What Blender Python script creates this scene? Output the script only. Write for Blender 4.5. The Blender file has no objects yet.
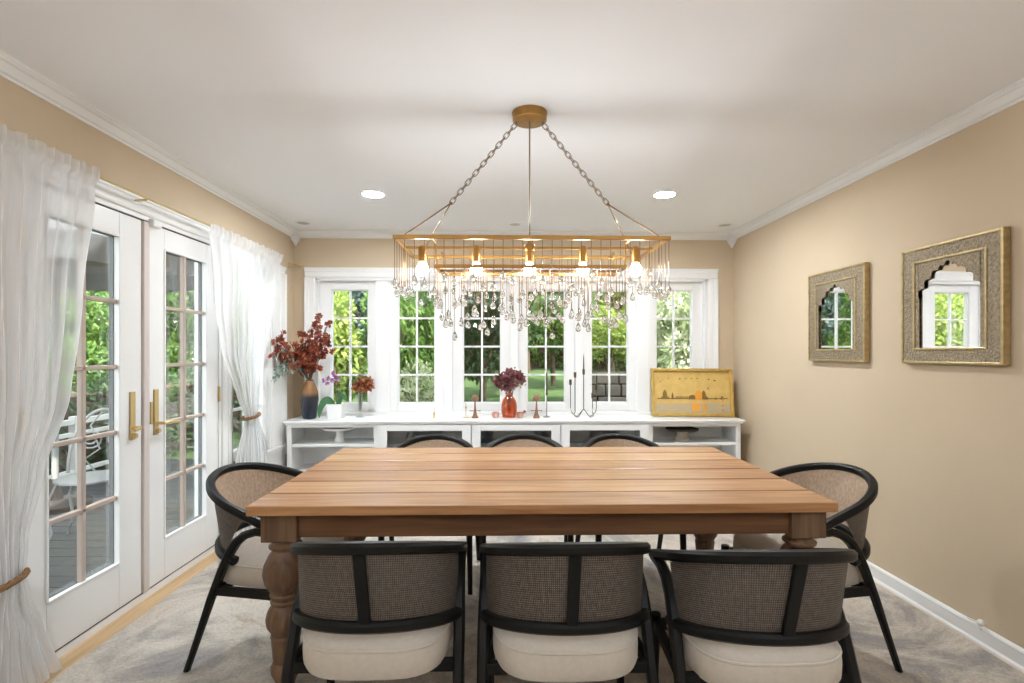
import bpy, bmesh, math, random
from mathutils import Vector, Matrix
random.seed(7)
SC = bpy.context.scene
COL = SC.collection
PI = math.pi
R = math.radians

# ------------------------------------------------------------------ materials
MATS = {}

def new_mat(name):
    m = bpy.data.materials.new(name)
    m.use_nodes = True
    nt = m.node_tree
    nt.nodes.clear()
    out = nt.nodes.new('ShaderNodeOutputMaterial')
    MATS[name] = m
    return m, nt, out

def pbr(name, col, rough=0.5, metal=0.0, spec=0.5, var=0.0, scale=8.0, stretch=(1, 1, 1), bump=0.0, bscale=40.0,
        col2=None, sheen=0.0, trans=0.0, ior=1.45, emis=None, estr=0.0, coat=0.0):
    m, nt, out = new_mat(name)
    b = nt.nodes.new('ShaderNodeBsdfPrincipled')
    nt.links.new(b.outputs[0], out.inputs[0])
    b.inputs['Base Color'].default_value = (*col, 1)
    b.inputs['Roughness'].default_value = rough
    b.inputs['Metallic'].default_value = metal
    b.inputs['Specular IOR Level'].default_value = spec
    b.inputs['Transmission Weight'].default_value = trans
    b.inputs['IOR'].default_value = ior
    b.inputs['Coat Weight'].default_value = coat
    if sheen:
        b.inputs['Sheen Weight'].default_value = sheen
    if emis:
        b.inputs['Emission Color'].default_value = (*emis, 1)
        b.inputs['Emission Strength'].default_value = estr
    tc = nt.nodes.new('ShaderNodeTexCoord')
    mp = nt.nodes.new('ShaderNodeMapping')
    mp.inputs['Scale'].default_value = stretch
    nt.links.new(tc.outputs['Object'], mp.inputs[0])
    if var > 0 or col2:
        n = nt.nodes.new('ShaderNodeTexNoise')
        n.inputs['Scale'].default_value = scale
        n.inputs['Detail'].default_value = 6
        nt.links.new(mp.outputs[0], n.inputs['Vector'])
        r = nt.nodes.new('ShaderNodeValToRGB')
        r.color_ramp.elements[0].position = 0.3
        r.color_ramp.elements[1].position = 0.7
        c2 = col2 or tuple(c * (1 - var) for c in col)
        r.color_ramp.elements[0].color = (*c2, 1)
        r.color_ramp.elements[1].color = (*col, 1)
        nt.links.new(n.outputs[0], r.inputs[0])
        nt.links.new(r.outputs[0], b.inputs['Base Color'])
    if bump > 0:
        n2 = nt.nodes.new('ShaderNodeTexNoise')
        n2.inputs['Scale'].default_value = bscale
        n2.inputs['Detail'].default_value = 4
        nt.links.new(mp.outputs[0], n2.inputs['Vector'])
        bp = nt.nodes.new('ShaderNodeBump')
        bp.inputs['Strength'].default_value = bump
        bp.inputs['Distance'].default_value = 0.01
        nt.links.new(n2.outputs[0], bp.inputs['Height'])
        nt.links.new(bp.outputs[0], b.inputs['Normal'])
    return m

def wood(name, dark, light, rough=0.4, axis=0, scale=3.0, coat=0.0, knots=True):
    m, nt, out = new_mat(name)
    b = nt.nodes.new('ShaderNodeBsdfPrincipled')
    nt.links.new(b.outputs[0], out.inputs[0])
    b.inputs['Roughness'].default_value = rough
    b.inputs['Coat Weight'].default_value = coat
    b.inputs['Coat Roughness'].default_value = 0.25
    tc = nt.nodes.new('ShaderNodeTexCoord')
    mp = nt.nodes.new('ShaderNodeMapping')
    s = [12, 12, 12]
    s[axis] = 0.8
    mp.inputs['Scale'].default_value = s
    nt.links.new(tc.outputs['Object'], mp.inputs[0])
    n = nt.nodes.new('ShaderNodeTexNoise')
    n.inputs['Scale'].default_value = scale
    n.inputs['Detail'].default_value = 8
    n.inputs['Distortion'].default_value = 0.6
    nt.links.new(mp.outputs[0], n.inputs['Vector'])
    r = nt.nodes.new('ShaderNodeValToRGB')
    r.color_ramp.elements[0].position = 0.3
    r.color_ramp.elements[1].position = 0.68
    r.color_ramp.elements[0].color = (*dark, 1)
    r.color_ramp.elements[1].color = (*light, 1)
    nt.links.new(n.outputs[0], r.inputs[0])
    last = r.outputs[0]
    if knots:
        mp2 = nt.nodes.new('ShaderNodeMapping')
        s2 = [5.0, 5.0, 5.0]
        s2[axis] = 1.6
        mp2.inputs['Scale'].default_value = s2
        nt.links.new(tc.outputs['Object'], mp2.inputs[0])
        v = nt.nodes.new('ShaderNodeTexVoronoi')
        v.inputs['Scale'].default_value = 1.0
        nt.links.new(mp2.outputs[0], v.inputs['Vector'])
        r2 = nt.nodes.new('ShaderNodeValToRGB')
        r2.color_ramp.elements[0].position = 0.02
        r2.color_ramp.elements[1].position = 0.09
        r2.color_ramp.elements[0].color = (0.25, 0.2, 0.18, 1)
        r2.color_ramp.elements[1].color = (1, 1, 1, 1)
        nt.links.new(v.outputs['Distance'], r2.inputs[0])
        mx = nt.nodes.new('ShaderNodeMixRGB')
        mx.blend_type = 'MULTIPLY'
        mx.inputs[0].default_value = 0.7
        nt.links.new(last, mx.inputs[1])
        nt.links.new(r2.outputs[0], mx.inputs[2])
        last = mx.outputs[0]
    nt.links.new(last, b.inputs['Base Color'])
    bp = nt.nodes.new('ShaderNodeBump')
    bp.inputs['Strength'].default_value = 0.08
    nt.links.new(n.outputs[0], bp.inputs['Height'])
    nt.links.new(bp.outputs[0], b.inputs['Normal'])
    return m

def glass_pane(name, tint=(0.93, 0.96, 0.95), refl=0.06):
    m, nt, out = new_mat(name)
    t = nt.nodes.new('ShaderNodeBsdfTransparent')
    t.inputs[0].default_value = (*tint, 1)
    g = nt.nodes.new('ShaderNodeBsdfGlossy')
    g.inputs['Roughness'].default_value = 0.02
    lw = nt.nodes.new('ShaderNodeLayerWeight')
    lw.inputs[0].default_value = refl * 4
    mr = nt.nodes.new('ShaderNodeMath')
    mr.operation = 'MULTIPLY_ADD'
    mr.inputs[1].default_value = 0.35
    mr.inputs[2].default_value = refl * 0.4
    nt.links.new(lw.outputs['Fresnel'], mr.inputs[0])
    mx = nt.nodes.new('ShaderNodeMixShader')
    nt.links.new(mr.outputs[0], mx.inputs[0])
    nt.links.new(t.outputs[0], mx.inputs[1])
    nt.links.new(g.outputs[0], mx.inputs[2])
    nt.links.new(mx.outputs[0], out.inputs[0])
    return m

def sheer(name, col, see=0.3):
    m, nt, out = new_mat(name)
    t = nt.nodes.new('ShaderNodeBsdfTransparent')
    d = nt.nodes.new('ShaderNodeBsdfDiffuse')
    d.inputs[0].default_value = (*col, 1)
    tr = nt.nodes.new('ShaderNodeBsdfTranslucent')
    tr.inputs[0].default_value = (*col, 1)
    m1 = nt.nodes.new('ShaderNodeMixShader')
    m1.inputs[0].default_value = 0.4
    nt.links.new(d.outputs[0], m1.inputs[1])
    nt.links.new(tr.outputs[0], m1.inputs[2])
    lw = nt.nodes.new('ShaderNodeLayerWeight')
    lw.inputs[0].default_value = 0.35
    ms = nt.nodes.new('ShaderNodeMath')
    ms.operation = 'MULTIPLY_ADD'
    ms.inputs[1].default_value = 0.5
    ms.inputs[2].default_value = 1 - see
    ms.use_clamp = True
    nt.links.new(lw.outputs['Facing'], ms.inputs[0])
    m2 = nt.nodes.new('ShaderNodeMixShader')
    nt.links.new(ms.outputs[0], m2.inputs[0])
    nt.links.new(t.outputs[0], m2.inputs[1])
    nt.links.new(m1.outputs[0], m2.inputs[2])
    nt.links.new(m2.outputs[0], out.inputs[0])
    return m

def leaf_mat(name, c1, c2, scale=3.0, trans=0.35):
    m, nt, out = new_mat(name)
    tc = nt.nodes.new('ShaderNodeTexCoord')
    n = nt.nodes.new('ShaderNodeTexNoise')
    n.inputs['Scale'].default_value = scale
    n.inputs['Detail'].default_value = 5
    nt.links.new(tc.outputs['Object'], n.inputs['Vector'])
    r = nt.nodes.new('ShaderNodeValToRGB')
    r.color_ramp.elements[0].position = 0.35
    r.color_ramp.elements[1].position = 0.65
    r.color_ramp.elements[0].color = (*c1, 1)
    r.color_ramp.elements[1].color = (*c2, 1)
    nt.links.new(n.outputs[0], r.inputs[0])
    b = nt.nodes.new('ShaderNodeBsdfPrincipled')
    b.inputs['Roughness'].default_value = 0.45
    nt.links.new(r.outputs[0], b.inputs['Base Color'])
    tr = nt.nodes.new('ShaderNodeBsdfTranslucent')
    nt.links.new(r.outputs[0], tr.inputs[0])
    mx = nt.nodes.new('ShaderNodeMixShader')
    mx.inputs[0].default_value = trans
    nt.links.new(b.outputs[0], mx.inputs[1])
    nt.links.new(tr.outputs[0], mx.inputs[2])
    nt.links.new(mx.outputs[0], out.inputs[0])
    return m

def cane_mat(name, ca=(0.44, 0.31, 0.215, 1), cb=(0.56, 0.41, 0.29, 1), thr=0.74, fq=210):
    m, nt, out = new_mat(name)
    tc = nt.nodes.new('ShaderNodeTexCoord')
    sep = nt.nodes.new('ShaderNodeSeparateXYZ')
    nt.links.new(tc.outputs['UV'], sep.inputs[0])
    def band(axis, freq, thr):
        f = nt.nodes.new('ShaderNodeMath'); f.operation = 'MULTIPLY'; f.inputs[1].default_value = freq
        nt.links.new(sep.outputs[axis], f.inputs[0])
        fr = nt.nodes.new('ShaderNodeMath'); fr.operation = 'FRACT'
        nt.links.new(f.outputs[0], fr.inputs[0])
        g = nt.nodes.new('ShaderNodeMath'); g.operation = 'LESS_THAN'; g.inputs[1].default_value = thr
        nt.links.new(fr.outputs[0], g.inputs[0])
        return g.outputs[0]
    a = band(0, fq, thr)
    c = band(1, fq, thr)
    mx = nt.nodes.new('ShaderNodeMath'); mx.operation = 'MAXIMUM'
    nt.links.new(a, mx.inputs[0]); nt.links.new(c, mx.inputs[1])
    n = nt.nodes.new('ShaderNodeTexNoise')
    n.inputs['Scale'].default_value = 1.0
    mp = nt.nodes.new('ShaderNodeMapping'); mp.inputs['Scale'].default_value = (90, 60, 1)
    nt.links.new(tc.outputs['UV'], mp.inputs[0]); nt.links.new(mp.outputs[0], n.inputs['Vector'])
    r = nt.nodes.new('ShaderNodeValToRGB')
    r.color_ramp.elements[0].position = 0.35; r.color_ramp.elements[1].position = 0.65
    r.color_ramp.elements[0].color = ca
    r.color_ramp.elements[1].color = cb
    nt.links.new(n.outputs[0], r.inputs[0])
    b = nt.nodes.new('ShaderNodeBsdfPrincipled')
    b.inputs['Roughness'].default_value = 0.55
    nt.links.new(r.outputs[0], b.inputs['Base Color'])
    t = nt.nodes.new('ShaderNodeBsdfTransparent')
    m2 = nt.nodes.new('ShaderNodeMixShader')
    nt.links.new(mx.outputs[0], m2.inputs[0])
    nt.links.new(t.outputs[0], m2.inputs[1])
    nt.links.new(b.outputs[0], m2.inputs[2])
    nt.links.new(m2.outputs[0], out.inputs[0])
    return m

def rug_mat(name):
    m, nt, out = new_mat(name)
    tc = nt.nodes.new('ShaderNodeTexCoord')
    b = nt.nodes.new('ShaderNodeBsdfPrincipled')
    b.inputs['Roughness'].default_value = 0.95
    b.inputs['Specular IOR Level'].default_value = 0.1
    n = nt.nodes.new('ShaderNodeTexNoise'); n.inputs['Scale'].default_value = 1.5; n.inputs['Detail'].default_value = 9; n.inputs['Distortion'].default_value = 1.8
    n.inputs['Roughness'].default_value = 0.68
    nt.links.new(tc.outputs['Object'], n.inputs['Vector'])
    r = nt.nodes.new('ShaderNodeValToRGB')
    e = r.color_ramp.elements
    e[0].position = 0.30; e[0].color = (0.23, 0.222, 0.245, 1)
    e[1].position = 0.70; e[1].color = (0.37, 0.285, 0.205, 1)
    x = e.new(0.43); x.color = (0.36, 0.325, 0.29, 1)
    x = e.new(0.55); x.color = (0.56, 0.505, 0.44, 1)
    nt.links.new(n.outputs[0], r.inputs[0])
    n2 = nt.nodes.new('ShaderNodeTexNoise'); n2.inputs['Scale'].default_value = 90; n2.inputs['Detail'].default_value = 3
    nt.links.new(tc.outputs['Object'], n2.inputs['Vector'])
    mx = nt.nodes.new('ShaderNodeMixRGB'); mx.blend_type = 'OVERLAY'; mx.inputs[0].default_value = 0.35
    nt.links.new(r.outputs[0], mx.inputs[1]); nt.links.new(n2.outputs[0], mx.inputs[2])
    nt.links.new(mx.outputs[0], b.inputs['Base Color'])
    bp = nt.nodes.new('ShaderNodeBump'); bp.inputs['Strength'].default_value = 0.25; bp.inputs['Distance'].default_value = 0.01
    nt.links.new(n2.outputs[0], bp.inputs['Height']); nt.links.new(bp.outputs[0], b.inputs['Normal'])
    nt.links.new(b.outputs[0], out.inputs[0])
    return m

def glaze_mat(name):
    # two glazes on one vase: amber neck, dark blue-grey body, the join at a fixed height of the vase
    m, nt, out = new_mat(name)
    tc = nt.nodes.new('ShaderNodeTexCoord')
    sep = nt.nodes.new('ShaderNodeSeparateXYZ'); nt.links.new(tc.outputs['Object'], sep.inputs[0])
    r = nt.nodes.new('ShaderNodeValToRGB'); e = r.color_ramp.elements
    mr = nt.nodes.new('ShaderNodeMath'); mr.operation = 'DIVIDE'; mr.inputs[1].default_value = 0.34
    nt.links.new(sep.outputs[2], mr.inputs[0]); nt.links.new(mr.outputs[0], r.inputs[0])
    e[0].position = 0.15; e[0].color = (0.016, 0.024, 0.038, 1)
    e[1].position = 0.66; e[1].color = (0.24, 0.12, 0.045, 1)
    x = e.new(0.55); x.color = (0.035, 0.035, 0.042, 1)
    b = nt.nodes.new('ShaderNodeBsdfPrincipled'); b.inputs['Roughness'].default_value = 0.2
    nt.links.new(r.outputs[0], b.inputs['Base Color']); nt.links.new(b.outputs[0], out.inputs[0])
    return m

WHITE = pbr('white_paint', (0.80, 0.80, 0.79), 0.35)
TRIM = pbr('white_trim', (0.82, 0.82, 0.81), 0.4)
CEIL = pbr('ceiling_paint', (0.88, 0.89, 0.905), 0.9, spec=0.2)
WALL = pbr('beige_wall', (0.60, 0.485, 0.345), 0.75, spec=0.25, var=0.05, scale=2.5, col2=(0.575, 0.465, 0.33), bump=0.03, bscale=60)
FLOORW = wood('oak_floor', (0.50, 0.32, 0.15), (0.68, 0.48, 0.27), 0.35, axis=1, knots=False)
RUGM = rug_mat('rug_pile')
PINE = wood('table_pine', (0.30, 0.135, 0.05), (0.52, 0.275, 0.122), 0.36, axis=0, coat=0.15)
PINEB = wood('table_pine_pale', (0.35, 0.165, 0.064), (0.56, 0.315, 0.15), 0.36, axis=0, coat=0.15, scale=2.4)
PINEC = wood('table_pine_red', (0.27, 0.115, 0.042), (0.49, 0.245, 0.102), 0.36, axis=0, coat=0.15, scale=3.6)
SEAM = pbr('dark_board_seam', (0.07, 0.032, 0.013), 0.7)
PINED = wood('table_base_wood', (0.085, 0.036, 0.014), (0.185, 0.085, 0.035), 0.5, axis=0)
PINEL = wood('table_leg_wood', (0.075, 0.038, 0.02), (0.20, 0.112, 0.06), 0.5, axis=2)
BLACK = pbr('black_stained_wood', (0.008, 0.0075, 0.007), 0.45, spec=0.28, var=0.2, scale=20)
CANE = cane_mat('woven_cane')
CANESHADE = cane_mat('woven_cane_shaded', (0.07, 0.058, 0.05, 1), (0.13, 0.11, 0.095, 1), 0.58, 160)  # darker cane weave, shade of the backlit chair backs in its colour
FABRIC = pbr('cream_upholstery', (0.58, 0.52, 0.445), 0.9, spec=0.1, var=0.08, scale=60, bump=0.15, bscale=300, sheen=0.2)
GOLD = pbr('antique_gold', (0.42, 0.225, 0.065), 0.36, metal=0.85, var=0.2, scale=30)
BRONZE = pbr('bronze_rod', (0.22, 0.13, 0.065), 0.4, metal=0.8)
CHAINM = pbr('aged_chain', (0.30, 0.24, 0.18), 0.4, metal=0.8)
BRASS = pbr('brass', (0.66, 0.50, 0.24), 0.3, metal=0.85)
CRYSTAL = pbr('crystal', (1, 1, 1), 0.02, trans=1.0, ior=1.5)
CLEAR = glass_pane('window_glass', (0.97, 0.98, 0.97), 0.05)
CABGLASS = glass_pane('cabinet_glass', (0.74, 0.78, 0.80), 0.16)
VASEGLASS = glass_pane('clear_vase_glass', (0.92, 0.94, 0.93), 0.15)
AMBER = glass_pane('amber_glass', (0.88, 0.50, 0.28), 0.12)
BULB = pbr('bulb_glow', (1, 0.95, 0.85), 0.3, emis=(0.91, 0.955, 1.0), estr=68.0)
LAMPON = pbr('downlight_glow', (1, 1, 1), 0.3, emis=(0.90, 0.95, 1.0), estr=290.0)
LAMPOFF = pbr('grey_lens', (0.45, 0.45, 0.45), 0.4)
SHEER = sheer('sheer_white_cotton', (0.84, 0.84, 0.845), 0.46)
ROPE = pbr('jute_rope', (0.27, 0.14, 0.055), 0.8, var=0.4, scale=60)
MIRROR = pbr('mirror_silver', (0.93, 0.93, 0.93), 0.01, metal=1.0)
EMBOSS = pbr('embossed_brass_sheet', (0.40, 0.325, 0.215), 0.45, metal=0.5, col2=(0.20, 0.16, 0.115), scale=75, bump=0.9, bscale=110)
BEAD = pbr('brass_border', (0.58, 0.44, 0.22), 0.35, metal=0.6, var=0.3, scale=40)
GLAZE = glaze_mat('two_tone_glaze')
CERAMIC = pbr('white_ceramic', (0.82, 0.82, 0.80), 0.3)
RUST = pbr('rust_petals', (0.44, 0.125, 0.06), 0.7, col2=(0.22, 0.05, 0.035), scale=25)
ORANGE = pbr('dried_orange_petals', (0.42, 0.15, 0.06), 0.7, col2=(0.24, 0.07, 0.035), scale=30)
PURPLE = pbr('orchid_petals', (0.48, 0.12, 0.46), 0.6, col2=(0.60, 0.30, 0.58), scale=40)
MAUVE = pbr('mauve_petals', (0.30, 0.12, 0.12), 0.7, col2=(0.12, 0.03, 0.035), scale=25)
EUCA = pbr('eucalyptus_leaf', (0.26, 0.33, 0.28), 0.7, col2=(0.16, 0.23, 0.19), scale=20)
ORCHL = pbr('orchid_leaf', (0.05, 0.15, 0.06), 0.4)
STEM = pbr('brown_stem', (0.13, 0.085, 0.05), 0.7)
BROWNW = pbr('brown_ornament_wood', (0.30, 0.15, 0.08), 0.5, var=0.3, scale=20)
DARKMETAL = pbr('dark_brass_wire', (0.12, 0.095, 0.06), 0.4, metal=0.7)
WAX = pbr('ivory_wax', (0.78, 0.74, 0.66), 0.5)
PAINTG = pbr('gilded_frame', (0.62, 0.40, 0.10), 0.35, metal=0.55, var=0.25, scale=25)
CANV = pbr('golden_canvas', (0.66, 0.46, 0.15), 0.5, metal=0.15, col2=(0.55, 0.36, 0.11), scale=12)
CANVW = pbr('painted_water', (0.36, 0.33, 0.26), 0.5, col2=(0.52, 0.36, 0.15), scale=14, stretch=(1, 1, 4))
INKD = pbr('painted_brown', (0.20, 0.12, 0.03), 0.6)
INKO = pbr('painted_orange', (0.72, 0.31, 0.03), 0.5)
DARKPLATE = pbr('dark_olive_wood', (0.075, 0.065, 0.045), 0.5, var=0.3)
BEIGEPOT = pbr('pale_stone', (0.55, 0.50, 0.42), 0.6)
MUNT = pbr('taupe_grille', (0.47, 0.38, 0.325), 0.5)
CLAD = pbr('dark_grey_cladding', (0.05, 0.05, 0.058), 0.5)
GAPM = pbr('dark_weatherstrip', (0.07, 0.065, 0.06), 0.7)
DECK = pbr('grey_deck_boards', (0.075, 0.075, 0.085), 0.4, col2=(0.045, 0.045, 0.05), scale=6, stretch=(1, 14, 1))
LAWN = pbr('lawn_grass', (0.07, 0.12, 0.035), 0.9, col2=(0.04, 0.075, 0.022), scale=9)
STONE = pbr('grey_brown_stone', (0.06, 0.052, 0.046), 0.9, col2=(0.025, 0.022, 0.02), scale=5, bump=0.5, bscale=12)
IRON = pbr('white_painted_iron', (0.34, 0.34, 0.34), 0.5)
RAILW = pbr('white_railing_paint', (0.7, 0.7, 0.69), 0.5)
PARA = pbr('grey_parasol_cloth', (0.11, 0.115, 0.125), 0.85)
BARK = pbr('tree_bark', (0.16, 0.11, 0.075), 0.9, col2=(0.08, 0.055, 0.04), scale=14, bump=0.4)
LEAFY = leaf_mat('yellow_green_leaves', (0.174, 0.278, 0.043), (0.452, 0.522, 0.139))
LEAFM = leaf_mat('mid_green_leaves', (0.061, 0.157, 0.026), (0.226, 0.365, 0.078))
LEAFD = leaf_mat('dark_green_leaves', (0.03, 0.074, 0.026), (0.104, 0.174, 0.061))
LEAFB = leaf_mat('bluish_leaves', (0.052, 0.096, 0.087), (0.148, 0.217, 0.191))
LEAFP = leaf_mat('pale_leaves', (0.296, 0.365, 0.174), (0.644, 0.661, 0.487))

# ------------------------------------------------------------------ mesh builder
class MB:
    def __init__(self):
        self.v = []; self.f = []; self.m = []; self.uv = {}
        self.mi = 0

    def _add(self, vs, fs):
        o = len(self.v)
        self.v += [tuple(p) for p in vs]
        for f in fs:
            self.f.append(tuple(i + o for i in f)); self.m.append(self.mi)
        return self

    def box(self, a, b):
        x0, y0, z0 = a; x1, y1, z1 = b
        if x0 > x1: x0, x1 = x1, x0
        if y0 > y1: y0, y1 = y1, y0
        if z0 > z1: z0, z1 = z1, z0
        vs = [(x0, y0, z0), (x1, y0, z0), (x1, y1, z0), (x0, y1, z0), (x0, y0, z1), (x1, y0, z1), (x1, y1, z1), (x0, y1, z1)]
        return self._add(vs, [(0, 3, 2, 1), (4, 5, 6, 7), (0, 1, 5, 4), (1, 2, 6, 5), (2, 3, 7, 6), (3, 0, 4, 7)])

    def sweep(self, path, section, up=(0, 0, 1), closed=False, scales=None, caps=True):
        # section: list of (a, b), a along the side vector, b along the 'up' vector
        P = [Vector(p) for p in path]; n = len(P); k = len(section)
        vs = []
        up = Vector(up)
        for i in range(n):
            if closed:
                t = P[(i + 1) % n] - P[i - 1]
            else:
                t = P[min(i + 1, n - 1)] - P[max(i - 1, 0)]
            t.normalize()
            u0 = up
            if abs(t.dot(u0)) > 0.98:
                u0 = Vector((0, 1, 0)) if abs(t.y) < 0.9 else Vector((1, 0, 0))
            s = t.cross(u0).normalized()
            w = s.cross(t).normalized()
            sc = scales[i] if scales else 1.0
            for a, b in section:
                vs.append(P[i] + s * a * sc + w * b * sc)
        fs = []
        rng = n if closed else n - 1
        for i in range(rng):
            j = (i + 1) % n
            for q in range(k):
                r = (q + 1) % k
                fs.append((i * k + q, i * k + r, j * k + r, j * k + q))
        if not closed and caps:
            fs.append(tuple(reversed(range(k))))
            fs.append(tuple((n - 1) * k + q for q in range(k)))
        return self._add(vs, fs)

    def tube(self, path, r, n=8, closed=False, scales=None):
        sec = [(r * math.cos(2 * PI * q / n), r * math.sin(2 * PI * q / n)) for q in range(n)]
        return self.sweep(path, sec, closed=closed, scales=scales)

    def bar(self, p0, p1, w, h, up=(0, 0, 1)):
        a, b = w / 2, h / 2
        return self.sweep([p0, p1], [(-a, -b), (a, -b), (a, b), (-a, b)], up=up)

    def lathe(self, prof, c=(0, 0, 0), n=24):
        vs = []; fs = []
        k = len(prof)
        for r, z in prof:
            for q in range(n):
                a = 2 * PI * q / n
                vs.append((c[0] + r * math.cos(a), c[1] + r * math.sin(a), c[2] + z))
        for i in range(k - 1):
            for q in range(n):
                r = (q + 1) % n
                fs.append((i * n + q, i * n + r, (i + 1) * n + r, (i + 1) * n + q))
        if prof[0][0] > 1e-5: fs.append(tuple(reversed(range(n))))
        if prof[-1][0] > 1e-5: fs.append(tuple((k - 1) * n + q for q in range(n)))
        return self._add(vs, fs)

    def ball(self, c, r, n=10, sz=1.0):
        prof = [(max(r * math.sin(PI * i / n), 1e-6), -r * math.cos(PI * i / n) * sz) for i in range(n + 1)]
        return self.lathe(prof, c, max(8, n + 2))

    def prism(self, pts, f):
        # pts: outline; f(p, t) -> xyz for t = 0 and 1
        k = len(pts)
        vs = [f(p, 0) for p in pts] + [f(p, 1) for p in pts]
        fs = [tuple(reversed(range(k))), tuple(range(k, 2 * k))]
        for q in range(k):
            r = (q + 1) % k
            fs.append((q, r, k + r, k + q))
        return self._add(vs, fs)

    def grid(self, nu, nv, f, uvf=None, back=None):
        o = len(self.f)
        vs = [f(i / (nu - 1), j / (nv - 1)) for j in range(nv) for i in range(nu)]
        fs = []
        for j in range(nv - 1):
            for i in range(nu - 1):
                fs.append((j * nu + i, j * nu + i + 1, (j + 1) * nu + i + 1, (j + 1) * nu + i))
        base = len(self.v)
        self._add(vs, fs)
        if uvf:
            for j in range(nv):
                for i in range(nu):
                    self.uv[base + j * nu + i] = uvf(i / (nu - 1), j / (nv - 1))
        return self

    def leaf(self, p, d, s, w=0.5, fold=0.2):
        # one folded leaf: base p, direction d, length s
        d = Vector(d).normalized()
        side = d.cross(Vector((random.uniform(-1, 1), random.uniform(-1, 1), random.uniform(-1, 1))))
        if side.length < 1e-3: side = d.orthogonal()
        side.normalize(); nn = d.cross(side)
        p = Vector(p)
        vs = [p, p + d * s * 0.45 + side * s * w * 0.5 + nn * s * fold * 0.5, p + d * s, p + d * s * 0.45 - side * s * w * 0.5 + nn * s * fold * 0.5]
        return self._add(vs, [(0, 1, 2), (0, 2, 3)])

    def build(self, name, mats, parent=None, smooth=True, bevel=0.0, loc=None, rot=None, angle=35):
        me = bpy.data.meshes.new(name)
        me.from_pydata(self.v, [], self.f)
        if not isinstance(mats, (list, tuple)): mats = [mats]
        for m in mats: me.materials.append(m)
        me.polygons.foreach_set('material_index', self.m)
        if self.uv:
            l = me.uv_layers.new(name='UVMap')
            for lp in me.loops:
                l.data[lp.index].uv = self.uv.get(lp.vertex_index, (0, 0))
        me.update()
        bm = bmesh.new(); bm.from_mesh(me)
        if len(self.f) < 20000:
            bmesh.ops.recalc_face_normals(bm, faces=bm.faces)
        bm.to_mesh(me); bm.free()
        if smooth:
            me.polygons.foreach_set('use_smooth', [True] * len(me.polygons))
            me.set_sharp_from_angle(angle=R(angle))
        o = bpy.data.objects.new(name, me)
        COL.objects.link(o)
        if parent is not None: o.parent = parent
        if loc is not None: o.location = loc
        if rot is not None: o.rotation_euler = rot
        if bevel > 0:
            b = o.modifiers.new('edge', 'BEVEL')
            b.width = bevel; b.segments = 2; b.limit_method = 'ANGLE'; b.angle_limit = R(40)
        return o

def tag(o, label=None, cat=None, group=None, kind=None):
    if label: o['label'] = label
    if cat: o['category'] = cat
    if group: o['group'] = group
    if kind: o['kind'] = kind
    return o

def thing(name, label, cat, loc=(0, 0, 0), rz=0.0, group=None, kind=None):
    o = bpy.data.objects.new(name, None)
    o.empty_display_size = 0.1
    COL.objects.link(o)
    o.location = loc; o.rotation_euler = (0, 0, rz)
    return tag(o, label, cat, group, kind)

def struct(mb, name, mats, label=None, smooth=False, bevel=0.0, parent=None):
    o = mb.build(name, mats, parent, smooth=smooth, bevel=bevel)
    if parent is None:
        o['kind'] = 'structure'
    if label: o['label'] = label
    return o

def copy_tree(o, parent=None):
    c = o.copy()
    COL.objects.link(c)
    if parent is not None: c.parent = parent
    for ch in list(o.children):
        copy_tree(ch, c)
    return c

# ------------------------------------------------------------------ room constants
XL, XR = -1.86, 2.13
YB, YR = 4.615, -2.8
CZ = 2.38
TH = 0.16

# door and window openings
D1, D2 = (2.02, 2.688), (2.738, 3.405)        # the two leaves along the left wall
DT = 1.98
SW = (3.56, 4.16)                              # side window on the left wall
SWZ = (0.52, 1.96)
BWX = (-1.665, 1.885); BWZ = (0.745, 1.965)    # opening of the back window bank

# ------------------------------------------------------------------ shell
struct(MB().box((XL - TH, YR - TH, -0.12), (XR + TH, YB + TH, 0)), 'floor', FLOORW, 'light oak floor showing as a strip along the glazed doors')
struct(MB().box((XL - TH, YR - TH, CZ), (XR + TH, YB + TH, CZ + 0.12)), 'ceiling', CEIL, 'smooth pale grey-white ceiling')
struct(MB().box((XR, YR, 0), (XR + TH, YB + TH, CZ)), 'wall_right', WALL, 'beige wall with two brass-framed mirrors')
w = MB()
w.box((XL - TH, YR, 0), (XL, D1[0] - 0.03, CZ))
w.box((XL - TH, D1[0] - 0.03, DT + 0.03), (XL, D2[1] + 0.03, CZ))
w.box((XL - TH, D2[1] + 0.03, 0), (XL, SW[0], CZ))
w.box((XL - TH, SW[0], 0), (XL, SW[1], SWZ[0])); w.box((XL - TH, SW[0], SWZ[1]), (XL, SW[1], CZ))
w.box((XL - TH, SW[1], 0), (XL, YB + TH, CZ))
struct(w, 'wall_left', WALL, 'beige wall with the glazed double doors')
w = MB()
w.box((XL, YB, 0), (BWX[0], YB + TH, CZ)); w.box((BWX[1], YB, 0), (XR, YB + TH, CZ))
w.box((BWX[0], YB, 0), (BWX[1], YB + TH, BWZ[0])); w.box((BWX[0], YB, BWZ[1]), (BWX[1], YB + TH, CZ))
struct(w, 'wall_back', WALL, 'beige wall around the bank of windows')
struct(MB().box((XL - TH, YR - TH, 0), (XR + TH, YR, CZ)), 'wall_front', WALL, 'beige wall behind the viewpoint')
struct(MB().box((XL - TH - 0.45, YR - TH - 0.3, CZ + 0.12), (XR + TH + 0.3, YB + TH + 0.35, CZ + 0.9)), 'trim_12', TRIM, 'unseen block added above the ceiling to keep the sun off the deck')  # unseen mass, added so that its shadow covers the deck
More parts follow.
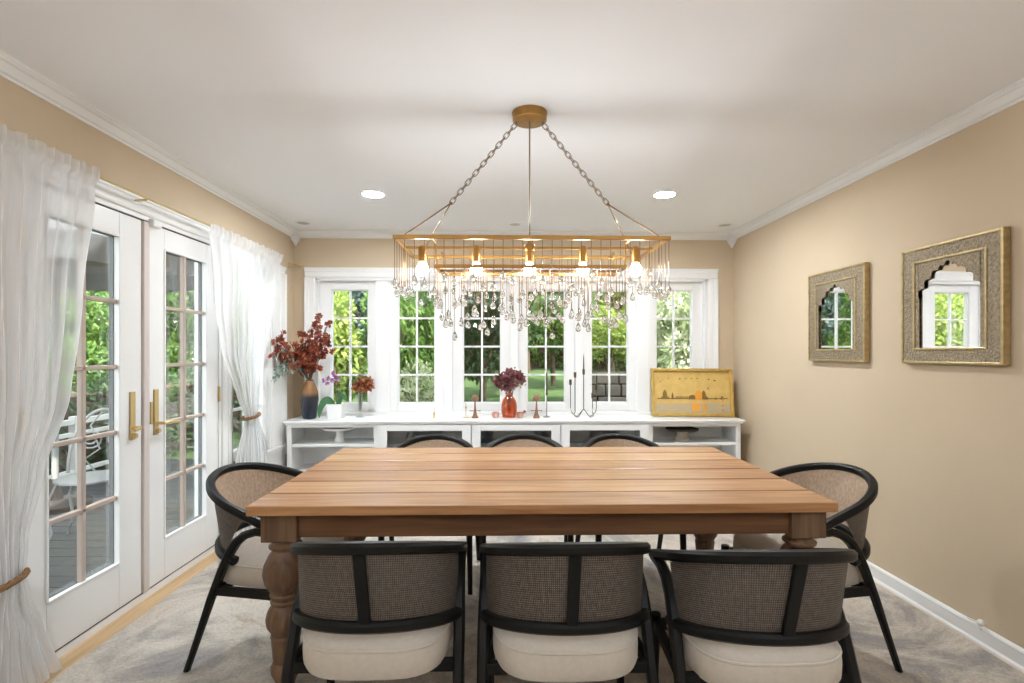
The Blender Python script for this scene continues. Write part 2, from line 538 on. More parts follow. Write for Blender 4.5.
# crown: a real moulded section swept along each wall
def crown(name, p0, p1, nrm):
    prof = [(0, 0), (0.006, 0), (0.008, 0.010), (0.018, 0.014), (0.026, 0.026), (0.036, 0.040), (0.048, 0.044), (0.054, 0.050), (0.060, 0.052), (0.060, 0.060), (0, 0.060)]
    N = Vector(nrm); a = Vector(p0); b = Vector(p1)
    mb = MB()
    mb.prism(prof, lambda p, t: (a if t == 0 else b) + N * p[0] + Vector((0, 0, CZ - 0.060 + p[1])))
    return struct(mb, name, TRIM)
crown('trim_1', (XL, YR, 0), (XL, YB, 0), (1, 0, 0))
crown('trim_2', (XR, YR, 0), (XR, YB, 0), (-1, 0, 0))
crown('trim_3', (XL, YB, 0), (XR, YB, 0), (0, -1, 0))
for i, (x, sx) in enumerate(((XL, 1), (XR, -1))):
    mb = MB()
    # corner block that ends in a small carved drop
    cx, cy = x + sx * 0.034, YB - 0.034
    def ringpts(s, z): return [(cx - s, cy - s, z), (cx + s, cy - s, z), (cx + s, cy + s, z), (cx - s, cy + s, z)]
    lev = [(0.034, CZ - 0.001), (0.034, CZ - 0.062), (0.028, CZ - 0.070), (0.031, CZ - 0.078), (0.020, CZ - 0.100), (0.010, CZ - 0.118), (0.012, CZ - 0.124), (0.003, CZ - 0.138)]
    vs = []; fs = []
    for s, z in lev: vs += ringpts(s, z)
    for k in range(len(lev) - 1):
        for q in range(4): fs.append((k * 4 + q, k * 4 + (q + 1) % 4, k * 4 + 4 + (q + 1) % 4, k * 4 + 4 + q))
    fs += [(0, 1, 2, 3), tuple(len(lev) * 4 - 4 + q for q in range(4))]
    mb._add(vs, fs)
    struct(mb, 'trim_%d' % (4 + i), TRIM, 'white carved corner drop at the crown moulding')

def baseboard(name, p0, p1, nrm):
    prof = [(0, 0), (0.024, 0), (0.022, 0.010), (0.015, 0.016), (0.013, 0.018), (0.013, 0.068), (0.016, 0.072), (0.012, 0.080), (0.005, 0.085), (0, 0.085)]
    N = Vector(nrm); a = Vector(p0); b = Vector(p1)
    mb = MB(); mb.prism(prof, lambda p, t: (a if t == 0 else b) + N * p[0] + Vector((0, 0, p[1])))
    return struct(mb, name, TRIM)
baseboard('baseboard_right', (XR, YR, 0), (XR, YB, 0), (-1, 0, 0))
baseboard('baseboard_back', (XL, YB, 0), (XR, YB, 0), (0, -1, 0))
baseboard('baseboard_left', (XL, 3.52, 0), (XL, YB, 0), (1, 0, 0))

# door casing (frame around the pair)
def casing_bar(mb, p0, p1, nrm, wid, dirv):
    # stepped casing section: wid across (along dirv), depth along nrm
    prof = [(0, 0), (0, 0.012), (0.010, 0.018), (wid * 0.55, 0.020), (wid * 0.6, 0.026), (wid - 0.016, 0.028), (wid - 0.012, 0.034), (wid, 0.034), (wid, 0)]
    N = Vector(nrm); D = Vector(dirv); a = Vector(p0); b = Vector(p1)
    mb.prism(prof, lambda p, t: (a if t == 0 else b) + D * p[0] + N * p[1])
mb = MB()
casing_bar(mb, (XL, D1[0] - 0.03 - 0.08, DT + 0.03), (XL, D2[1] + 0.03 + 0.08, DT + 0.03), (1, 0, 0), 0.075, (0, 0, 1))
casing_bar(mb, (XL, D1[0] - 0.03, 0), (XL, D1[0] - 0.03, DT + 0.03), (1, 0, 0), 0.08, (0, -1, 0))
casing_bar(mb, (XL, D2[1] + 0.03, 0), (XL, D2[1] + 0.03, DT + 0.03), (1, 0, 0), 0.08, (0, 1, 0))
struct(mb, 'trim_6', TRIM, 'white casing around the glazed double doors')
mb = MB()
mb.box((XL - TH, D1[0] - 0.03, 0), (XL, D1[0] - 0.004, DT + 0.03)); mb.box((XL - TH, D2[1] + 0.004, 0), (XL, D2[1] + 0.03, DT + 0.03))
mb.box((XL - TH, D1[0] - 0.03, DT + 0.006), (XL, D2[1] + 0.03, DT + 0.03))
mb.box((XL - TH, D1[0] - 0.004, 0), (XL - 0.004, D2[1] + 0.004, 0.032))
mb.mi = 1
mb.box((XL - 0.05, D1[0], 0.032), (XL - 0.012, D2[1], 0.041))
mb.box((XL - 0.05, D1[0], DT - 0.001), (XL - 0.006, D2[1], DT + 0.007))
struct(mb, 'trim_7', [TRIM, GAPM], 'white door jamb and threshold')

# ------------------------------------------------------------------ French doors
def door(name, y0, y1, ga, gb, handle_y, handle_dir, label, hinge_y, hl=0.1):
    zb, zt = 0.042, DT - 0.002
    gz0, gz1 = 0.262, 1.862
    xa, xb = XL - 0.05, XL - 0.004
    f = MB()
    f.box((xa, y0, zb), (xb, ga, zt)); f.box((xa, gb, zb), (xb, y1, zt))
    f.box((xa, ga, zb), (xb, gb, gz0)); f.box((xa, ga, gz1), (xb, gb, zt))
    d = struct(f, name, WHITE, label, bevel=0.003)
    b = MB()
    for (p, q) in (((xb, ga, gz0), (xb, ga, gz1)), ((xb, gb, gz0), (xb, gb, gz1))): b.bar(p, q, 0.012, 0.012, up=(1, 0, 0))
    for z in (gz0, gz1): b.bar((xb, ga, z), (xb, gb, z), 0.012, 0.012)
    b.build('glazing_bead', WHITE, d, smooth=False, bevel=0.003)
    g = MB()
    ym = (ga + gb) / 2
    xm0, xm1 = XL - 0.038, XL - 0.012
    g.box((xm0, ym - 0.011, gz0), (xm1, ym + 0.011, gz1))
    for k in range(1, 5):
        z = gz0 + (gz1 - gz0) * k / 5
        g.box((xm0, ga, z - 0.010), (xm1, gb, z + 0.010))
    o = g.build('muntin_grid', MUNT, d, smooth=False, bevel=0.004); o['label'] = 'taupe grille bars'
    MB().box((XL - 0.032, ga, gz0), (XL - 0.026, gb, gz1)).build('glass_pane', CLEAR, d, smooth=False)
    e = MB(); ex0, ex1 = XL - 0.052, XL - 0.0315
    e.box((ex0, ga - 0.012, gz0 - 0.012), (ex1, ga + 0.0025, gz1 + 0.012)); e.box((ex0, gb - 0.0025, gz0 - 0.012), (ex1, gb + 0.012, gz1 + 0.012))
    e.box((ex0, ga, gz0 - 0.012), (ex1, gb, gz0 + 0.0025)); e.box((ex0, ga, gz1 - 0.0025), (ex1, gb, gz1 + 0.012))
    eo = e.build('exterior_stop', CLAD, d, smooth=False); eo['label'] = 'dark grey outer glazing stop'
    # lever set
    h = MB()
    h.box((xb, handle_y - 0.019, 0.850), (xb + 0.008, handle_y + 0.019, 1.095))
    hp = h.build('handle_plate', BRASS, d, smooth=False, bevel=0.004); hp['label'] = 'brass escutcheon plate'
    l = MB()
    l.tube([(xb + 0.006, handle_y, 0.912), (xb + 0.05, handle_y, 0.912), (xb + 0.058, handle_y + handle_dir * 0.012, 0.912), (xb + 0.060, handle_y + handle_dir * hl * 0.55, 0.913), (xb + 0.058, handle_y + handle_dir * hl, 0.908)], 0.0085, 10)
    l.build('lever', BRASS, hp)
    k = MB(); k.lathe([(0.0001, 0.018), (0.012, 0.018), (0.014, 0.004), (0.014, 0.0)], (0, 0, 0), 14)
    ko = k.build('lock_cylinder', BRASS, hp, loc=(xb + 0.008, handle_y, 0.872), rot=(0, R(90), 0))
    for z in (0.35, 1.02, 1.75):
        q = MB(); q.tube([(xb + 0.006, hinge_y, z - 0.05), (xb + 0.006, hinge_y, z + 0.05)], 0.008, 8)
        q.build('hinge', BRASS, d)
    return d
door('door_1', D1[0], D1[1], 2.135, 2.535, 2.618, -1, 'white glazed door leaf nearer the tied curtain, with long brass plate', D1[0] - 0.001, 0.06)
d2 = door('door_2', D2[0], D2[1], 2.868, 3.268, 2.795, 1, 'white glazed door leaf nearer the sideboard, hinges by the far curtain', D2[1] + 0.001)
q = MB(); q.box((XL - 0.004, D2[0] + 0.012, 0.912), (XL + 0.004, D2[0] + 0.026, 1.03)); q.build('lock_plate', BRASS, d2, smooth=False)
mb = MB(); mb.box((XL - 0.05, D1[1] + 0.004, 0.042), (XL + 0.008, D2[0] - 0.004, DT - 0.003))
o = struct(mb, 'trim_8', pbr('taupe_astragal', (0.62, 0.56, 0.52), 0.5), 'taupe meeting strip between the two door leaves', bevel=0.004)
mb = MB(); mb.box((XL - 0.004, 2.735, DT - 0.02), (XL + 0.03, 2.80, DT + 0.02))
tag(mb.build('door_sensor', TRIM, smooth=False, bevel=0.006), 'small white sensor box at the top of the double doors', 'sensor')

# ------------------------------------------------------------------ side window on the left wall
mb = MB()
casing_bar(mb, (XL, SW[0], SWZ[0] - 0.09), (XL, SW[0], SWZ[1]), (1, 0, 0), 0.055, (0, -1, 0))
casing_bar(mb, (XL, SW[1], SWZ[0] - 0.09), (XL, SW[1], SWZ[1]), (1, 0, 0), 0.24, (0, 1, 0))
casing_bar(mb, (XL, SW[0] - 0.055, SWZ[1]), (XL, SW[1] + 0.24, SWZ[1]), (1, 0, 0), 0.06, (0, 0, 1))
mb.box((XL, SW[0] - 0.055, 0.09), (XL + 0.02, SW[1] + 0.24, SWZ[0] - 0.03))
mb.box((XL - 0.05, SW[0] - 0.06, SWZ[0] - 0.03), (XL + 0.045, SW[1] + 0.245, SWZ[0]))
mb.box((XL - TH, SW[0] - 0.001, SWZ[0]), (XL + 0.002, SW[0] + 0.012, SWZ[1])); mb.box((XL - TH, SW[1] - 0.012, SWZ[0]), (XL + 0.002, SW[1] + 0.001, SWZ[1])); mb.box((XL - TH, SW[0], SWZ[1] - 0.012), (XL + 0.002, SW[1], SWZ[1] + 0.001))
struct(mb, 'trim_9', TRIM, 'white casing and panel around the side window near the corner')
mb = MB()
a, b = SW; z0, z1 = SWZ
mb.box((XL - 0.09, a, z0), (XL - 0.03, a + 0.07, z1)); mb.box((XL - 0.09, b - 0.07, z0), (XL - 0.03, b, z1))
mb.box((XL - 0.09, a, z0), (XL - 0.03, b, z0 + 0.07)); mb.box((XL - 0.09, a, z1 - 0.07), (XL - 0.03, b, z1))
w7 = struct(mb, 'window_7', WHITE, 'narrow side window behind the far curtain', bevel=0.003)
mb = MB()
mb.box((XL - 0.07, (a + b) / 2 - 0.009, z0 + 0.07), (XL - 0.05, (a + b) / 2 + 0.009, z1 - 0.07))
for k in (1, 2, 3): mb.box((XL - 0.07, a + 0.07, z0 + (z1 - z0) * k / 4 - 0.009), (XL - 0.05, b - 0.07, z0 + (z1 - z0) * k / 4 + 0.009))
mb.build('muntin_grid', WHITE, w7, smooth=False)
MB().box((XL - 0.063, a + 0.07, z0 + 0.07), (XL - 0.057, b - 0.07, z1 - 0.07)).build('glass_pane', CLEAR, w7, smooth=False)

# ------------------------------------------------------------------ bank of six windows in the back wall
mb = MB()
x0, x1 = BWX; z0, z1 = BWZ
casing_bar(mb, (x0, YB, z0 - 0.02), (x0, YB, z1), (0, -1, 0), 0.088, (-1, 0, 0))
casing_bar(mb, (x1, YB, z0 - 0.02), (x1, YB, z1), (0, -1, 0), 0.088, (1, 0, 0))
casing_bar(mb, (x0 - 0.088, YB, z1), (x1 + 0.088, YB, z1), (0, -1, 0), 0.088, (0, 0, 1))
struct(mb, 'trim_10', TRIM, 'white stepped casing around the bank of six windows')
YG = YB + 0.075      # plane of the glass
glassx = [(-1.54, -1.205), (-0.935, -0.60), (-0.345, 0.0), (0.24, 0.59), (0.83, 1.172), (1.43, 1.765)]
gz0, gz1 = 0.832, 1.866
mb = MB()
# jamb liner, sill and mullion posts
mb.box((x0, YB - 0.004, z0), (x0 + 0.03, YB + TH, z1)); mb.box((x1 - 0.03, YB - 0.004, z0), (x1, YB + TH, z1))
mb.box((x0, YB - 0.004, z1 - 0.025), (x1, YB + TH, z1)); mb.box((x0, YB - 0.02, z0 - 0.02), (x1, YB + TH, z0 + 0.012))
for i in range(5):
    xc = (glassx[i][1] + glassx[i + 1][0]) / 2
    big = i in (0, 4)
    wd = 0.055 if big else 0.034
    mb.box((xc - wd, YB + (0.004 if big else 0.02), z0), (xc + wd, YB + TH, z1))
    if big:
        mb.box((xc - wd - 0.012, YB + 0.022, z0), (xc + wd + 0.012, YB + TH - 0.01, z1))
struct(mb, 'trim_11', TRIM, 'white mullion posts and sill of the window bank', bevel=0.004)
wl = ['casement window behind the tall vase of rust branches', 'casement window second from the tall rust vase, behind the small brass candle holder',
      'casement window just left of the amber vase', 'casement window just right of the amber vase', 'casement window behind the wire candelabra', 'casement window above the golden picture']
for i, (ga, gb) in enumerate(glassx):
    xa = (glassx[i - 1][1] + ga) / 2 + 0.028 if i else x0 + 0.028
    xb2 = (glassx[i + 1][0] + gb) / 2 - 0.028 if i < 5 else x1 - 0.028
    f = MB()
    ya, yb = YB + 0.045, YB + 0.105
    f.box((xa, ya, z0 + 0.012), (ga, yb, z1 - 0.025)); f.box((gb, ya, z0 + 0.012), (xb2, yb, z1 - 0.025))
    f.box((ga, ya, z0 + 0.012), (gb, yb, gz0)); f.box((ga, ya, gz1), (gb, yb, z1 - 0.025))
    wn = struct(f, 'window_%d' % (i + 1), WHITE, 'white ' + wl[i], bevel=0.004)
    s = MB()
    for (xx, sg) in ((ga, 1), (gb, -1)): s.box((xx, ya + 0.012, gz0), (xx + sg * 0.008, yb - 0.01, gz1))
    for (zz, sg) in ((gz0, 1), (gz1, -1)): s.box((ga, ya + 0.012, zz), (gb, yb - 0.01, zz + sg * 0.008))
    s.build('glazing_bead', WHITE, wn, smooth=False)
    g = MB()
    xm = (ga + gb) / 2
    g.box((xm - 0.008, YG - 0.012, gz0), (xm + 0.008, YG + 0.012, gz1))
    for k in range(1, 4):
        z = gz0 + (gz1 - gz0) * k / 4
        g.box((ga, YG - 0.011, z - 0.008), (gb, YG + 0.011, z + 0.008))
    g.build('muntin_grid', WHITE, wn, smooth=False)
    MB().box((ga, YG - 0.002, gz0), (gb, YG + 0.002, gz1)).build('glass_pane', CLEAR, wn, smooth=False)
    l = MB(); xl = xb2 - 0.03 if i % 2 == 0 else xa + 0.03
    l.box((xl - 0.008, ya - 0.012, 1.00), (xl + 0.008, ya, 1.035)); l.build('latch', TRIM, wn, smooth=False, bevel=0.003)

# ------------------------------------------------------------------ rug
mb = MB()
nx, ny = 60, 80
mb.box((-1.755, -1.6, 0.0), (2.085, 4.2, 0.011))
o = mb.build('rug', RUGM, smooth=False, bevel=0.004, loc=(0, 0, 0.0006))
tag(o, 'large distressed grey and beige rug under the dining table', 'rug')

# ------------------------------------------------------------------ dining table
TX0, TX1, TY0, TY1, TZ = -0.872, 1.184, 1.762, 2.84, 0.765
TCX, TCY = (TX0 + TX1) / 2, (TY0 + TY1) / 2
table = thing('dining_table', 'long farmhouse dining table with a honey pine plank top and turned legs', 'table', (TCX, TCY, 0.012))
hx, hy = (TX1 - TX0) / 2, (TY1 - TY0) / 2
zt = TZ - 0.012
b = MB()
cuts = [1.762, 1.93, 2.11, 2.295, 2.485, 2.675, 2.84]
for i in range(6):
    b.mi = (0, 1, 0, 2, 1, 0)[i]
    b.box((-hx, cuts[i] + (0.007 if i else 0) - TCY, zt - 0.034), (hx, cuts[i + 1] - (0.007 if i < 5 else 0) - TCY, zt))
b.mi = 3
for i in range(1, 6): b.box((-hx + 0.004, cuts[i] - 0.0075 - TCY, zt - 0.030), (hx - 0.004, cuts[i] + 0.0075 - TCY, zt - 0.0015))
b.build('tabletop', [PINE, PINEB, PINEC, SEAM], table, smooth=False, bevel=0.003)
ax0, ax1, ay0, ay1 = -hx + 0.032, hx - 0.018, -hy + 0.04, hy - 0.04
lw = 0.124
zb = 0.637 - 0.012
for (nm, p, q) in (('apron', (ax0 + lw, ay0 + 0.018, zb), (ax1 - lw, ay0 + 0.043, zt - 0.034)), ('apron', (ax0 + lw, ay1 - 0.043, zb), (ax1 - lw, ay1 - 0.018, zt - 0.034)),
                  ('apron', (ax0 + 0.018, ay0 + lw, zb), (ax0 + 0.043, ay1 - lw, zt - 0.034)), ('apron', (ax1 - 0.043, ay0 + lw, zb), (ax1 - 0.018, ay1 - lw, zt - 0.034))):
    m = MB().box(p, q); m.build(nm, PINED, table, smooth=False, bevel=0.003)
legprof = [(0.030, 0.0), (0.040, 0.004), (0.044, 0.03), (0.036, 0.055), (0.031, 0.075), (0.034, 0.095), (0.050, 0.13), (0.052, 0.15), (0.044, 0.165), (0.040, 0.17), (0.044, 0.182), (0.047, 0.22), (0.050, 0.255), (0.052, 0.262),
           (0.046, 0.27), (0.050, 0.278), (0.064, 0.30), (0.068, 0.325), (0.062, 0.35), (0.050, 0.372), (0.046, 0.378), (0.052, 0.384), (0.053, 0.39), (0.047, 0.396), (0.052, 0.404), (0.055, 0.412),
           (0.049, 0.42), (0.055, 0.428), (0.071, 0.455), (0.078, 0.487), (0.073, 0.52), (0.058, 0.552), (0.047, 0.566), (0.044, 0.574), (0.056, 0.58), (0.058, 0.587), (0.050, 0.593), (0.046, 0.598), (0.046, 0.605), (0.055, 0.612), (0.055, 0.615)]
for sx in (0, 1):
    for sy in (0, 1):
        px = ax0 + lw / 2 if sx == 0 else ax1 - lw / 2
        py = ay0 + lw / 2 if sy == 0 else ay1 - lw / 2
        m = MB(); m.lathe(legprof, (px, py, 0), 32)
        m.box((px - lw / 2, py - lw / 2, 0.614), (px + lw / 2, py + lw / 2, zt - 0.034))
        m.build('leg', PINEL, table, bevel=0.003)

# ------------------------------------------------------------------ dining chair
def hoop(r, ry, a0, a1, n, zf):
    P = []
    for i in range(n):
        a = R(a0 + (a1 - a0) * i / (n - 1)); x = r * math.sin(a); y = -ry * math.cos(a)
        P.append((x, y, zf(y)))
    return P
KT = 0.37
def top_z(y): return 0.757 - KT * (y + 0.27)     # centre line of the top rail above the floor (rug is .012)
def low_z(y): return 0.503 - 0.24 * (y + 0.19)
def rsec(w, h, c):
    a, b = w / 2, h / 2
    return [(-a, -b + c), (-a + c, -b), (a - c, -b), (a, -b + c), (a, b - c), (a - c, b), (-a + c, b), (-a, b - c)]

def make_chair(label, group):
    t = thing('dining_chair', label, 'chair', (0, 0, 0.012), 0, group)
    m = MB(); m.sweep([(-0.246, 0.20, top_z(0.20)), (-0.248, 0.13, top_z(0.13))] + hoop(0.250, 0.258, -94, 94, 41, top_z) + [(0.248, 0.13, top_z(0.13)), (0.246, 0.20, top_z(0.20))], rsec(0.034, 0.032, 0.008))
    m.build('top_rail', BLACK, t)
    m = MB(); m.sweep(hoop(0.250, 0.187, -92, 92, 37, low_z), rsec(0.038, 0.032, 0.008))
    m.build('lower_rail', BLACK, t)
    # cane panel, a curved sheet 3 mm thick
    m = MB()
    def cp(r):
        def f(u, v):
            am = 78 + 22 * v
            a = R(-am + 2 * am * u)
            x = r * math.sin(a); yl = -(r - 0.063) * math.cos(a); yh = -(r + 0.007) * math.cos(a)
            zl, zh = low_z(yl) + 0.008, top_z(yh) - 0.008
            return (x, yl + (yh - yl) * v, zl + (zh - zl) * v)
        return f
    uvf = lambda u, v: ((u - 0.5) * 0.85, v * 0.2)
    m.grid(41, 6, cp(0.243), uvf)
    m.build('cane_panel', CANE, t)
    m = MB(); m.grid(41, 6, cp(0.2465), uvf)  # added outer layer that carries the painted shade of the chair back
    o = m.build('shaded_outer_weave', CANESHADE, t); o['label'] = 'added grey-brown outer weave, darkened for the shaded side of the back'
    m = MB(); m.bar((0, -0.191, low_z(-0.19)), (0, -0.262, top_z(-0.262)), 0.034, 0.012, up=(0, -1, 0)); 
    m.build('back_slat', BLACK, t, smooth=False, bevel=0.003)
    # seat cushion
    m = MB(); ns = 40; prof = [(0.90, 0.336), (0.97, 0.343), (1.0, 0.360), (1.005, 0.39), (1.0, 0.412), (0.985, 0.425), (0.95, 0.434), (0.80, 0.447), (0.5, 0.458), (0.2, 0.462), (0.001, 0.462)]
    def plan(k):
        a = 2 * PI * k / ns
        c, s = math.cos(a), math.sin(a)
        e = 0.58
        return (0.225 * math.copysign(abs(c) ** e, c), 0.03 + (0.212 if s < 0 else 0.225) * math.copysign(abs(s) ** (0.66 if s < 0 else e), s))
    vs = []; fs = []
    for s_, z in prof:
        for k in range(ns):
            x, y = plan(k); vs.append((x * s_, 0.03 + (y - 0.03) * s_, z))
    for i in range(len(prof) - 1):
        for k in range(ns):
            r = (k + 1) % ns
            fs.append((i * ns + k, i * ns + r, (i + 1) * ns + r, (i + 1) * ns + k))
    fs.append(tuple(reversed(range(ns))))
    m._add(vs, fs); m.build('seat', FABRIC, t)
    pp = MB(); pp.tube([(plan(k)[0] * 0.99, 0.03 + (plan(k)[1] - 0.03) * 0.99, 0.425) for k in range(ns)], 0.004, 6, closed=True)
    pp.build('piping', FABRIC, t)
    # seat frame
    m = MB()
    m.bar((-0.240, -0.085, 0.332), (0.240, -0.085, 0.332), 0.024, 0.034)
    m.bar((-0.225, 0.215, 0.332), (0.225, 0.215, 0.332), 0.024, 0.034)
    for s in (-1, 1): m.bar((s * 0.250, -0.085, 0.332), (s * 0.230, 0.225, 0.332), 0.024, 0.034)
    m.build('seat_frame', BLACK, t, smooth=False, bevel=0.003)
    # rear legs sweep up past the lower rail and bend forward into the ends of the top rail
    for s in (-1, 1):
        P = [(s * 0.264, -0.212, 0.0), (s * 0.260, -0.160, 0.14), (s * 0.255, -0.102, 0.30), (s * 0.254, -0.050, 0.42), (s * 0.251, -0.016, 0.49), (s * 0.249, 0.014, 0.533), (s * 0.248, 0.052, 0.563), (s * 0.247, 0.105, 0.580), (s * 0.246, 0.190, 0.578)]
        sc = [0.72, 0.8, 0.95, 1.05, 1.1, 1.1, 1.05, 1.0, 0.95]
        m = MB(); m.sweep(P, rsec(0.030, 0.034, 0.008), up=(s, 0, 0.01), scales=sc); m.build('leg', BLACK, t)
        P = [(s * 0.238, 0.236, 0.0), (s * 0.235, 0.230, 0.18), (s * 0.232, 0.222, 0.365)]
        m = MB(); m.sweep(P, rsec(0.030, 0.032, 0.008), up=(s, 0, 0.01), scales=[0.75, 0.9, 1.05]); m.build('leg', BLACK, t)
    return t
GRP = 'cane-backed chairs around the dining table'
chairs = [
    ((-0.383, 1.64), 0, 'black cane-backed dining chair at the near table side, beside the turned leg by the doors'),
    ((0.20, 1.62), 0, 'middle chair of the three tucked under the near long side of the table'),
    ((0.775, 1.555), 0, 'near-side black cane chair standing closest to the mirror wall'),
    ((-0.99, 2.28), -105, 'black cane-backed chair at the table end facing away from the glazed doors'),
    ((1.335, 2.225), 103, 'black cane-backed chair at the table end beside the mirror wall and baseboard'),
    ((-0.40, 2.945), 180, 'far-side chair in front of the sideboard, closest to the tall vase of rust branches'),
    ((0.140, 2.945), 180, 'middle far-side chair showing only its curved rail, in front of the amber vase'),
    ((0.738, 2.95), 184, 'far-side chair in front of the sideboard, closest to the golden picture'),
]
proto = make_chair(chairs[0][2], GRP)
for i, (p, a, lb) in enumerate(chairs):
    c = proto if i == 0 else copy_tree(proto)
    c.location = (p[0], p[1], 0.0122); c.rotation_euler = (0, 0, R(a)); c['label'] = lb

# ------------------------------------------------------------------ chandelier
CX, CY = 0.131, 2.315
ch = thing('chandelier', 'rectangular antique gold chandelier with hanging crystal drops above the table', 'chandelier', (CX, CY, CZ))
def cz(z): return z - CZ
m = MB(); m.lathe([(0.0001, -0.040), (0.070, -0.040), (0.077, -0.036), (0.078, -0.010), (0.080, -0.008), (0.080, 0.0), (0.0001, 0.0)], (0, 0, 0), 40)
m.build('canopy', GOLD, ch)
UZ, LZ = cz(1.766), cz(1.664)
UX, UY = 0.566, 0.215
LX, LY = 0.410, 0.112
def rect_frame(mb, hx, hy, z, w, h):
    for s in (-1, 1):
        mb.box((-hx - w / 2, s * hy - w / 2, z - h / 2), (hx + w / 2, s * hy + w / 2, z + h / 2))
        mb.box((s * hx - w / 2, -hy + w / 2, z - h / 2), (s * hx + w / 2, hy - w / 2, z + h / 2))
m = MB(); rect_frame(m, UX, UY, UZ, 0.014, 0.017); m.build('upper_frame', GOLD, ch, smooth=False, bevel=0.002)
m = MB(); rect_frame(m, LX, LY, LZ, 0.012, 0.015)
for sx in (-1, 1):
    for sy in (-1, 1):
        m.bar((sx * LX, sy * LY, LZ), (sx * LX, sy * LY, UZ), 0.006, 0.006)
        m.bar((sx * LX, sy * LY, UZ), (sx * LX, sy * UY, UZ), 0.008, 0.010)
m.build('lower_frame', GOLD, ch, smooth=False, bevel=0.0015)
m = MB(); m.box((-UX, -0.007, UZ - 0.006), (UX, 0.007, UZ + 0.006))
m.build('socket_bar', GOLD, ch, smooth=False, bevel=0.002)
m = MB(); m.lathe([(0.0001, -0.028), (0.010, -0.026), (0.022, -0.015), (0.026, 0.0), (0.022, 0.015), (0.010, 0.024), (0.006, 0.036), (0.0001, 0.038)], (0, 0, UZ), 24)
m.build('hub', GOLD, ch)
m = MB(); m.tube([(0, 0, UZ + 0.03), (0, 0, -0.038)], 0.0035, 8); m.build('power_cord', CHAINM, ch)
# bulbs
for i in range(5):
    x = (i - 2) * 0.2425
    m = MB(); m.lathe([(0.0001, UZ + 0.010), (0.012, UZ + 0.010), (0.019, UZ + 0.004), (0.020, UZ - 0.060), (0.016, UZ - 0.066), (0.0001, UZ - 0.066)], (x, 0, 0), 20)
    s = m.build('lamp_socket', GOLD, ch)
    m = MB(); m.lathe([(0.012, 0.0), (0.016, -0.008), (0.025, -0.022), (0.0275, -0.034), (0.025, -0.046), (0.016, -0.056), (0.0001, -0.060)], (x, 0, UZ - 0.065), 20)
    o = m.build('bulb', BULB, s); o['label'] = 'glowing round bulb'
# chains and rods
for sx in (-1, 1):
    a = Vector((sx * 0.062, 0, -0.05)); b = Vector((sx * 0.357, 0, cz(1.968)))
    m = MB()
    m.tube([(sx * 0.062, 0, -0.038), (sx * 0.062, 0, -0.053)], 0.005, 8)
    d = (b - a); L = d.length; d.normalize()
    nl = 17; pitch = L / nl; ll = pitch * 1.38 / 2; 
    for k in range(nl):
        c = a + d * pitch * (k + 0.5)
        wv = Vector((0, 1, 0)) if k % 2 else d.cross(Vector((0, 1, 0))).normalized()
        pts = []
        for q in range(14):
            an = 2 * PI * q / 14
            cc, ss = math.cos(an), math.sin(an)
            pts.append(c + d * (math.copysign(abs(cc) ** 0.7, cc) * ll) + wv * (math.copysign(abs(ss) ** 0.8, ss) * 0.0095))
        m.tube(pts, 0.0022, 6, closed=True)
    m.build('chain', CHAINM, ch)
    m = MB()
    for sy in (-1, 1): m.tube([b, (sx * (UX - 0.04), sy * UY, UZ + 0.008)], 0.003, 8)
    m.ball(b, 0.007, 8)
    m.build('support_rod', BRONZE, ch)
# crystal drops: thin rods with a glass ball at the end
rodm = MB(); rodm.tube([(0, 0, 0), (0, 0, -1)], 0.0015, 5)
def drop_mesh():
    g = MB(); g.lathe([(0.0001, 0.012), (0.003, 0.010), (0.006, 0.004), (0.0115, -0.008), (0.013, -0.016), (0.0105, -0.024), (0.005, -0.0285), (0.0001, -0.0295)], (0, 0, 0), 10)
    return g
drops = []
random.seed(11)
NF = 29
for i in range(NF):
    x = -UX + 2 * UX * i / (NF - 1)
    drops.append((x, -UY - 0.0, UZ - 0.008, 0.165 + 0.035 * math.sin(i * 2.1) + random.uniform(-0.02, 0.02)))
for sx in (-1, 1):
    for k in range(1, 8): drops.append((sx * UX, -UY + 2 * UY * k / 9, UZ - 0.008, 0.175 + random.uniform(-0.045, 0.03)))
NL = 21
for i in range(NL):
    x = -LX + 2 * LX * i / (NL - 1)
    drops.append((x, -LY, LZ - 0.007, 0.155 + 0.05 * math.sin(i * 1.7) + random.uniform(-0.03, 0.03)))
for sx in (-1, 1):
    for k in (1, 2, 3): drops.append((sx * LX, -LY + 2 * LY * k / 4, LZ - 0.007, 0.16 + random.uniform(-0.05, 0.03)))
rest = []
for i in range(NL): rest.append((-LX + 2 * LX * i / (NL - 1), LY, LZ - 0.007, 0.17 + 0.05 * math.sin(i * 2.3) + random.uniform(-0.03, 0.03)))
for i in range(NF): rest.append((-UX + 2 * UX * i / (NF - 1), UY, UZ - 0.008, 0.18 + random.uniform(-0.05, 0.04)))
for i in range(26): rest.append((-LX * 0.9 + LX * 1.8 * i / 25, 0.0, LZ - 0.007, 0.20 + 0.045 * math.sin(i * 1.3) + random.uniform(-0.03, 0.03)))
rod0 = rodm.build('crystal_rod', BRONZE, ch)
dm = drop_mesh().build('crystal_drop', CRYSTAL, rod0)
dm['label'] = 'clear glass drop'
for i, (x, y, z, L) in enumerate(drops[:100]):
    if i == 0:
        r, g = rod0, dm
    else:
        r = rod0.copy(); COL.objects.link(r); r.parent = ch
        g = dm.copy(); COL.objects.link(g); g.parent = r
    r.location = (x, y, z); r.scale = (1, 1, L)
    g.location = (0, 0, -1.0 - 0.010 / L); g.scale = (1, 1, 1 / L)
m = MB()
